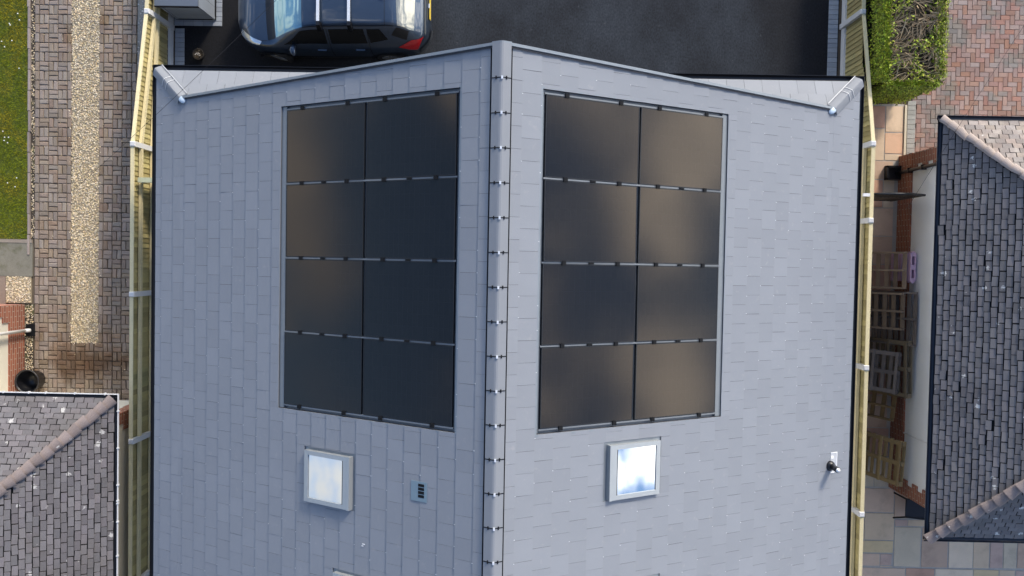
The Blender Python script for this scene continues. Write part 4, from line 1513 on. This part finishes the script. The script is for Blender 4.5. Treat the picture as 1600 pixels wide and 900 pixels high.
def hedge_r(x, y):
    """distance inside the rounded outline (positive inside)"""
    r = .30
    cx = min(max(x, hx0 + r), hx1 - r)
    cy = max(y, hy0 + r)
    if (x < hx0 + r or x > hx1 - r) and y < hy0 + r:
        return r - math.hypot(x - cx, y - cy)
    return min(x - hx0, hx1 - x, y - hy0)


mb = MB()
nx_, ny_ = 12, 30
for lv in range(1):
    pass
ring = []
for k in range(9):
    a = math.pi / 2 * k / 8
    ring.append((hx1 - .30 + .22 * math.sin(a), hy0 + .30 - .22 * math.cos(a)))
left = []
for k in range(9):
    a = math.pi / 2 * k / 8
    left.append((hx0 + .30 - .22 * math.cos(a), hy0 + .30 - .22 * math.sin(a)))
outline = left + ring + [(hx1 - .08, hy1), (hx0 + .08, hy1)]
n = len(outline)
mb.add([(x, y, 0) for x, y in outline] + [(x, y, hz - .32) for x, y in outline], [tuple(range(n, 2 * n))] + [(i, (i + 1) % n, n + (i + 1) % n, n + i) for i in range(n)])
part('hedge_core', mb, M_hedgecore, hg)


def leaf(mb, p, nrm, L):
    a = nrm.orthogonal().normalized()
    a = Matrix.Rotation(random.random() * 6.28, 3, nrm) @ a
    b = nrm.cross(a)
    w_ = L * random.uniform(.42, .6)
    mb.add([p, p + a * L * .5 + b * w_ * .5 + nrm * L * .08, p + a * L, p + a * L * .5 - b * w_ * .5 + nrm * L * .08], [(0, 1, 2, 3)])


mb = MB()
for _ in range(28000):
    f = random.random()
    if f < .30:          # left face and shoulder
        p = Vector((hx0 + random.gauss(.05, .05), random.uniform(hy0 + .15, 6.2), hz - abs(random.gauss(0, .35))))
        nrm = Vector((-1, random.gauss(0, .5), random.uniform(-.1, 1.2)))
    elif f < .55:        # front face
        p = Vector((random.uniform(hx0 + .1, hx1 - .1), hy0 + random.gauss(.04, .05), hz - .03 - random.random() ** 1.3 * 1.6))
        nrm = Vector((random.gauss(0, .5), -1, random.uniform(-.1, 1.4)))
    elif f < .72:        # right face and shoulder
        p = Vector((hx1 + random.gauss(-.03, .05), random.uniform(hy0 + .2, 6.2), hz - abs(random.gauss(0, .3))))
        nrm = Vector((1, random.gauss(0, .5), random.uniform(.1, 1.4)))
    else:                # stray leaves over the top, in clumps, thicker near the rim
        p = Vector((random.uniform(hx0, hx1), random.uniform(hy0, 6.2), hz - random.uniform(.0, .28)))
        dd = hedge_r(p.x, p.y)
        cl = mnoise.noise(Vector((p.x * 3.1, p.y * 3.1, 4.2)))
        if random.random() > max(.0, (1 - dd / .22)) + max(0., (cl + .08)) * 1.25:
            continue
        nrm = Vector((random.gauss(0, .6), random.gauss(0, .6), 1))
    d = hedge_r(p.x, p.y)
    if d < -.07 + random.uniform(0, .05):
        cx, cy = min(max(p.x, hx0 + .3), hx1 - .3), max(p.y, hy0 + .3)
        v = Vector((p.x - cx, p.y - cy, 0))
        if v.length > .3:
            v = v.normalized() * random.uniform(.24, .32)
        p = Vector((cx + v.x, cy + v.y, p.z))
    leaf(mb, p, nrm.normalized(), random.uniform(.03, .07))
part('foliage', mb, M_leaf, hg)
mb = MB()
for _ in range(1250):
    x, y = random.uniform(hx0 + .06, hx1 - .06), random.uniform(hy0 + .08, 6.2)
    if hedge_r(x, y) < .05:
        continue
    z = hz - random.uniform(.05, .40)
    fl = mnoise.noise(Vector((x * 1.7, y * 1.7, 1.1))) * 3.2 + .4
    d = Vector((math.cos(fl) + random.gauss(0, .55), math.sin(fl) + random.gauss(0, .55), random.uniform(.05, .9))).normalized()
    z -= .06
    L = random.uniform(.10, .30)
    p = Vector((x, y, z))
    mid = p + d * L * .5 + Vector((random.gauss(0, .012), random.gauss(0, .012), random.gauss(0, .01)))
    q = p + d * L + Vector((0, 0, random.uniform(-.02, .03)))
    r = random.uniform(.004, .0105)
    mb.tube([p, mid, q], [r, r * .8, r * .45], 3, False)
part('bare_twigs', mb, M_twig, hg)

# ------------------------------------------------------------------ car
car = thing('parked_car', 'dark blue hatchback with silver roof bars parked on the black tarmac', 'car', (-5.90, 5.105, 0), rz=.008)
X = np.array([0.0, .05, .16, .38, .80, 1.15, 1.54, 2.2, 2.9, 3.31, 3.71, 3.86, 3.925, 3.95])
ROWS_Y = np.array([
    [.40, .52, .66, .80, .87, .87, .87, .87, .87, .85, .77, .60, .48, .36],     # sill
    [.40, .54, .69, .84, .91, .915, .915, .915, .91, .89, .82, .66, .53, .38],     # lower door
    [.39, .52, .68, .83, .90, .91, .91, .91, .91, .89, .82, .67, .54, .38],    # widest
    [.35, .48, .63, .775, .845, .85, .85, .85, .84, .81, .745, .62, .49, .35],    # belt
    [.30, .42, .55, .70, .73, .66, .60, .59, .58, .565, .60, .55, .44, .31],     # bonnet edge / roof edge
    [.25, .30, .38, .42, .42, .40, .37, .36, .36, .35, .38, .36, .33, .28],
    [0.] * 14])
ROWS_Z = np.array([
    [.24, .22, .20, .19, .19, .19, .19, .19, .19, .20, .24, .28, .30, .33],
    [.42, .42, .42, .44, .45, .45, .46, .46, .47, .48, .48, .48, .48, .48],
    [.55, .58, .62, .68, .72, .74, .75, .76, .78, .79, .78, .74, .70, .66],
    [.62, .68, .75, .84, .92, .95, .97, 1.0, 1.03, 1.05, 1.02, .94, .84, .76],
    [.66, .73, .80, .90, 1.0, 1.22, 1.43, 1.49, 1.49, 1.45, 1.12, 1.0, .88, .80],
    [.68, .76, .84, .95, 1.05, 1.28, 1.49, 1.56, 1.55, 1.50, 1.17, 1.04, .90, .82],
    [.69, .77, .85, .965, 1.07, 1.30, 1.51, 1.58, 1.57, 1.515, 1.185, 1.05, .91, .83]])


def cub(xs, ys, x):
    """monotone-ish cubic (Catmull-Rom on a non-uniform grid)"""
    i = min(max(int(np.searchsorted(xs, x)) - 1, 0), len(xs) - 2)
    h = xs[i + 1] - xs[i]
    t = (x - xs[i]) / h
    m0 = (ys[i + 1] - ys[i - 1]) / (xs[i + 1] - xs[i - 1]) if i > 0 else (ys[i + 1] - ys[i]) / h
    m1 = (ys[i + 2] - ys[i]) / (xs[i + 2] - xs[i]) if i + 2 < len(xs) else (ys[i + 1] - ys[i]) / h
    sl = (ys[i + 1] - ys[i]) / h
    lim = lambda m: 0 if m * sl <= 0 and abs(sl) > 1e-9 else (math.copysign(min(abs(m), 3 * abs(sl)), m) if abs(sl) > 1e-9 else 0)
    m0, m1 = lim(m0), lim(m1)
    return (2 * t ** 3 - 3 * t ** 2 + 1) * ys[i] + (t ** 3 - 2 * t ** 2 + t) * h * m0 + (-2 * t ** 3 + 3 * t ** 2) * ys[i + 1] + (t ** 3 - t ** 2) * h * m1


RT = np.arange(7.)


def cs(x, t):
    """car surface point (right-hand half, y negative = the side facing the house)"""
    yy = np.array([cub(X, ROWS_Y[r], x) for r in range(7)])
    zz = np.array([cub(X, ROWS_Z[r], x) for r in range(7)])
    return Vector((x, -cub(RT, yy, t), cub(RT, zz, t)))


def cs_n(x, t):
    e = .01
    a = cs(min(x + e, 3.95), t) - cs(max(x - e, 0), t)
    b = cs(x, min(t + e, 6)) - cs(x, max(t - e, 0))
    n = a.cross(b)
    return n.normalized() if n.length > 1e-9 else Vector((0, 0, 1))


def mirrored(mb):
    k = len(mb.v)
    mb.v += [(x, -y, z) for x, y, z in mb.v]
    mb.f += [tuple(i + k for i in f[::-1]) for f in list(mb.f)]
    return mb


def patch(xt, nx, nt, off, mirror=True, thick=.006):
    """xt(a, b) -> (x, t), a along, b across; a skin lying `off` outside the body"""
    mb = MB()
    vs = []
    for j in range(nt + 1):
        for i in range(nx + 1):
            x, t = xt(i / nx, j / nt)
            vs.append(cs(x, t) + cs_n(x, t) * off)
    fs = [(j * (nx + 1) + i, j * (nx + 1) + i + 1, (j + 1) * (nx + 1) + i + 1, (j + 1) * (nx + 1) + i) for j in range(nt) for i in range(nx)]
    mb.add(vs, fs)
    return mb


def quadp(a, b, c, d):
    """bilinear (x, t) patch with corners a b (low row) d c (high row)"""
    return lambda i, j: tuple((a[k] * (1 - i) + b[k] * i) * (1 - j) + (d[k] * (1 - i) + c[k] * i) * j for k in (0, 1))


def both(name, mb, m, parent, smooth=False):
    part(name, mb, m, parent, smooth)
    o = MB()
    o.v = [(x, -y, z) for x, y, z in mb.v]
    o.f = [f[::-1] for f in mb.f]
    part(name, o, m, parent, smooth)


M_paint = mat('dark_blue_car_paint', (.042, .064, .10), .32, .05, 3, metal=.55, coat=1.)
M_carglass = mat('car_glass', (.20, .34, .40), .03, 0, metal=.55, spec=.8)
M_sideglass = mat('dark_side_glass', (.004, .005, .006), .04, 0, spec=.3)
M_tailtrim = mat('grey_tail_trim', (.16, .17, .18), .3, .05, metal=.5)
M_seam = mat('panel_gap', (.004, .004, .005), .7, 0)
NXB, NTB = 96, 36
mb = MB()
vs = [cs(3.95 * i / NXB, 6 * j / NTB) for j in range(NTB + 1) for i in range(NXB + 1)]
mb.add(vs, [(j * (NXB + 1) + i, j * (NXB + 1) + i + 1, (j + 1) * (NXB + 1) + i + 1, (j + 1) * (NXB + 1) + i) for j in range(NTB) for i in range(NXB)])
mirrored(mb)
# close the nose and the tail
for xi in (0., 3.95):
    ring = [cs(xi, 6 * j / NTB) for j in range(NTB + 1)]
    vs = [tuple(p) for p in ring] + [(p.x, -p.y, p.z) for p in ring[::-1][1:]]
    f = tuple(range(len(vs)))
    mb.add(vs, [f if xi == 0 else f[::-1]])
body = part('body', mb, M_paint, car, True)
part('windscreen', mirrored(patch(lambda i, j: (.86 + .64 * i + .05 * (1 - (j)) * (1 - i) * 0 + (1 - j) ** 2 * .03 * (1 - i), 4.12 + 1.88 * j), 14, 14, .004)), M_carglass, car, True)
part('rear_window', mirrored(patch(quadp((3.37, 4.15), (3.67, 4.15), (3.69, 6), (3.35, 6)), 10, 12, .004)), mat('pale_rear_glass', (.27, .27, .24), .05, 0, metal=.35, spec=.6), car, True)
part('wiper_cowl', mirrored(patch(quadp((.70, 4.0), (.86, 4.1), (.84, 6), (.66, 6)), 6, 12, .004)), M_blackpl, car, True)
for a in (((1.02, 3.25), (1.93, 3.2), (1.93, 3.88), (1.42, 3.88)), ((2.01, 3.2), (2.74, 3.2), (2.70, 3.88), (2.01, 3.88)), ((2.80, 3.22), (3.16, 3.35), (3.02, 3.86), (2.77, 3.87))):
    both('side_window', patch(quadp(*a), 10, 5, .004), M_sideglass, car, True)
both('rear_corner_glass', patch(quadp((3.24, 3.55), (3.52, 3.3), (3.58, 4.0), (3.36, 4.0)), 6, 5, .004), M_blackpl, car, True)
both('headlight', patch(quadp((.06, 2.9), (.50, 3.15), (.56, 3.95), (.13, 4.5)), 10, 8, .008), mat('headlight_lens', (.75, .78, .80), .08, .1, 25, metal=.6), car, True)
both('tail_light', patch(quadp((3.34, 2.75), (3.70, 1.9), (3.84, 3.3), (3.62, 3.3)), 8, 6, .008), mat('red_lens', (.62, .015, .02), .12, .08, 12, coat=.6), car, True)
both('bonnet_seam', patch(lambda i, j: (.08 + .60 * i, 3.97 + .045 * j), 10, 1, .0035), M_seam, car)
for x0 in (1.97, 2.765):
    both('door_seam', patch(quadp((x0, .5), (x0 + .012, .5), (x0 + .012, 3.9), (x0, 3.9)), 1, 14, .0035), M_seam, car)
part('roof_seam', mirrored(patch(quadp((3.13, 4.05), (3.138, 4.05), (3.138, 6), (3.13, 6)), 1, 10, .0035)), M_seam, car)
both('roof_gutter', patch(quadp((1.5, 4.04), (3.3, 4.04), (3.3, 4.1), (1.5, 4.1)), 14, 1, .004), M_blackpl, car)
part('bumper', mirrored(patch(quadp((3.70, .4), (3.948, .3), (3.948, 1.6), (3.74, 1.7)), 10, 8, .02)), mat('bumper_grey', (.05, .055, .062), .45, .08, 9), car, True)
part('tail_chrome', mirrored(patch(quadp((3.86, 3.5), (3.885, 3.5), (3.885, 6), (3.86, 6)), 1, 12, .006)), M_tailtrim, car, True)
both('sill_trim', patch(quadp((.95, .05), (2.75, .05), (2.75, .5), (.95, .5)), 12, 3, .012), M_blackpl, car, True)
mb = MB()
for k in range(9):
    pass
part('number_plate', MB().box((3.945, -.26, .80), (3.965, .26, .90)), mat('yellow_plate', (.78, .56, .06), .5, .03), car)
part('tail_badge', MB().box((3.93, -.045, .905), (3.955, .045, .93)), M_clip, car)
part('rear_wiper', MB().bar((3.60, .05, 1.215), (3.66, -.42, 1.135), .02, .02), M_blackpl, car)
part('roof_aerial', MB().tube([(3.05, -.05, 1.565), (3.13, -.05, 1.60)], [.022, .008], 8), M_blackpl, car, True)
for bx in (1.86, 2.46):
    rb = part('roof_bar', MB().box((bx - .028, -.53, 1.635), (bx + .028, .53, 1.662)), M_clip, car)
    mb = MB()
    for sy in (-1, 1):
        mb.add([(bx - .05, sy * .66, 1.43), (bx + .05, sy * .66, 1.43), (bx + .05, sy * .52, 1.52), (bx - .05, sy * .52, 1.52), (bx - .032, sy * .60, 1.668), (bx + .032, sy * .60, 1.668), (bx + .032, sy * .52, 1.668), (bx - .032, sy * .52, 1.668)],
               [(0, 1, 2, 3), (4, 5, 6, 7), (0, 1, 5, 4), (1, 2, 6, 5), (2, 3, 7, 6), (3, 0, 4, 7)])
    part('bar_foot', mb, M_blackpl, rb)
for sy in (-1, 1):
    mb = MB()
    vs = []
    c = Vector((1.20, sy * .93, 1.00))
    for a in range(7):
        for b in range(10):
            ph, th = math.pi * a / 6, 2 * math.pi * b / 10
            vs.append(c + Vector((.07 * math.sin(ph) * math.cos(th) + .03 * abs(math.cos(ph)), .12 * math.cos(ph), .075 * math.sin(ph) * math.sin(th))))
    mb.add(vs, [(a * 10 + b, a * 10 + (b + 1) % 10, (a + 1) * 10 + (b + 1) % 10, (a + 1) * 10 + b) for a in range(6) for b in range(10)])
    part('door_mirror', mb, M_paint, car, True)
    for hx in (1.78, 2.56):
        q = cs(hx, 2.62)
        part('door_handle', MB().box((hx - .09, -.018, -.016), (hx + .09, .018, .016), Matrix.Translation((0, q.y * -sy if sy > 0 else q.y, q.z))), M_paint, car)
M_tyre = mat('tyre_rubber', (.015, .015, .016), .8, .1)
M_rim = mat('alloy_wheel', (.45, .46, .47), .3, .08, metal=.7)
for wx in (.74, 3.10):
    for sy in (-1, 1):
        tw = thing if False else None
        wl = link('wheel', None, car, (wx, sy * .825, .31))
        wl.rotation_euler = (math.radians(90), 0, math.radians(-16) if wx < 1 else 0)
        part('tyre', MB().lathe([(.20, -.09), (.29, -.095), (.31, -.07), (.31, .07), (.29, .095), (.20, .09)], n=32), M_tyre, wl, True)
        mb = MB().lathe([(.205, -.088), (.19, -.08), (.19, .08), (.205, .088)], n=32)
        for k in range(8):
            a = 2 * math.pi * k / 8
            for zz in (-.085, .07):
                mb.bar((0, 0, zz + .008), (.195 * math.cos(a), .195 * math.sin(a), zz + .008), .035, .016)
        part('rim', mb, M_rim, wl)
        # wheel arch shadow gap
        mb = MB()
    mb = MB()
    nA = 18
    for sy in (-1, 1):
        vs = []
        for k in range(nA + 1):
            a = math.pi * k / nA
            for rr in (.315, .385):
                px, pz = wx + rr * math.cos(a), .31 + rr * math.sin(a)
                vs.append((px, sy * (.918 - .05 * max(0, (abs(px - 1.97) - 1.2))), pz))
        part('wheel_arch', MB().add(vs, [(2 * k, 2 * k + 1, 2 * k + 3, 2 * k + 2) for k in range(nA)]), M_blackpl, car)

# ------------------------------------------------------------------ overhead wires
def wire(label, a, b, sag=.12):
    a, b = Vector(a), Vector(b)
    pts = [a.lerp(b, k / 24) - Vector((0, 0, sag * 4 * (k / 24) * (1 - k / 24))) for k in range(25)]
    solo('overhead_wire', MB().tube(pts, .0028, 6), M_cable, label, 'wire')


wire('thin dark overhead wire crossing the front left corner of the slate roof', (-2.3, 5.6, 5.0), (-7.05, .98, 5.0))
wire('thin dark overhead wire crossing the herringbone drive and bungalow corner', (9.2, 6.2, 5.0), (5.97, .95, 5.0))
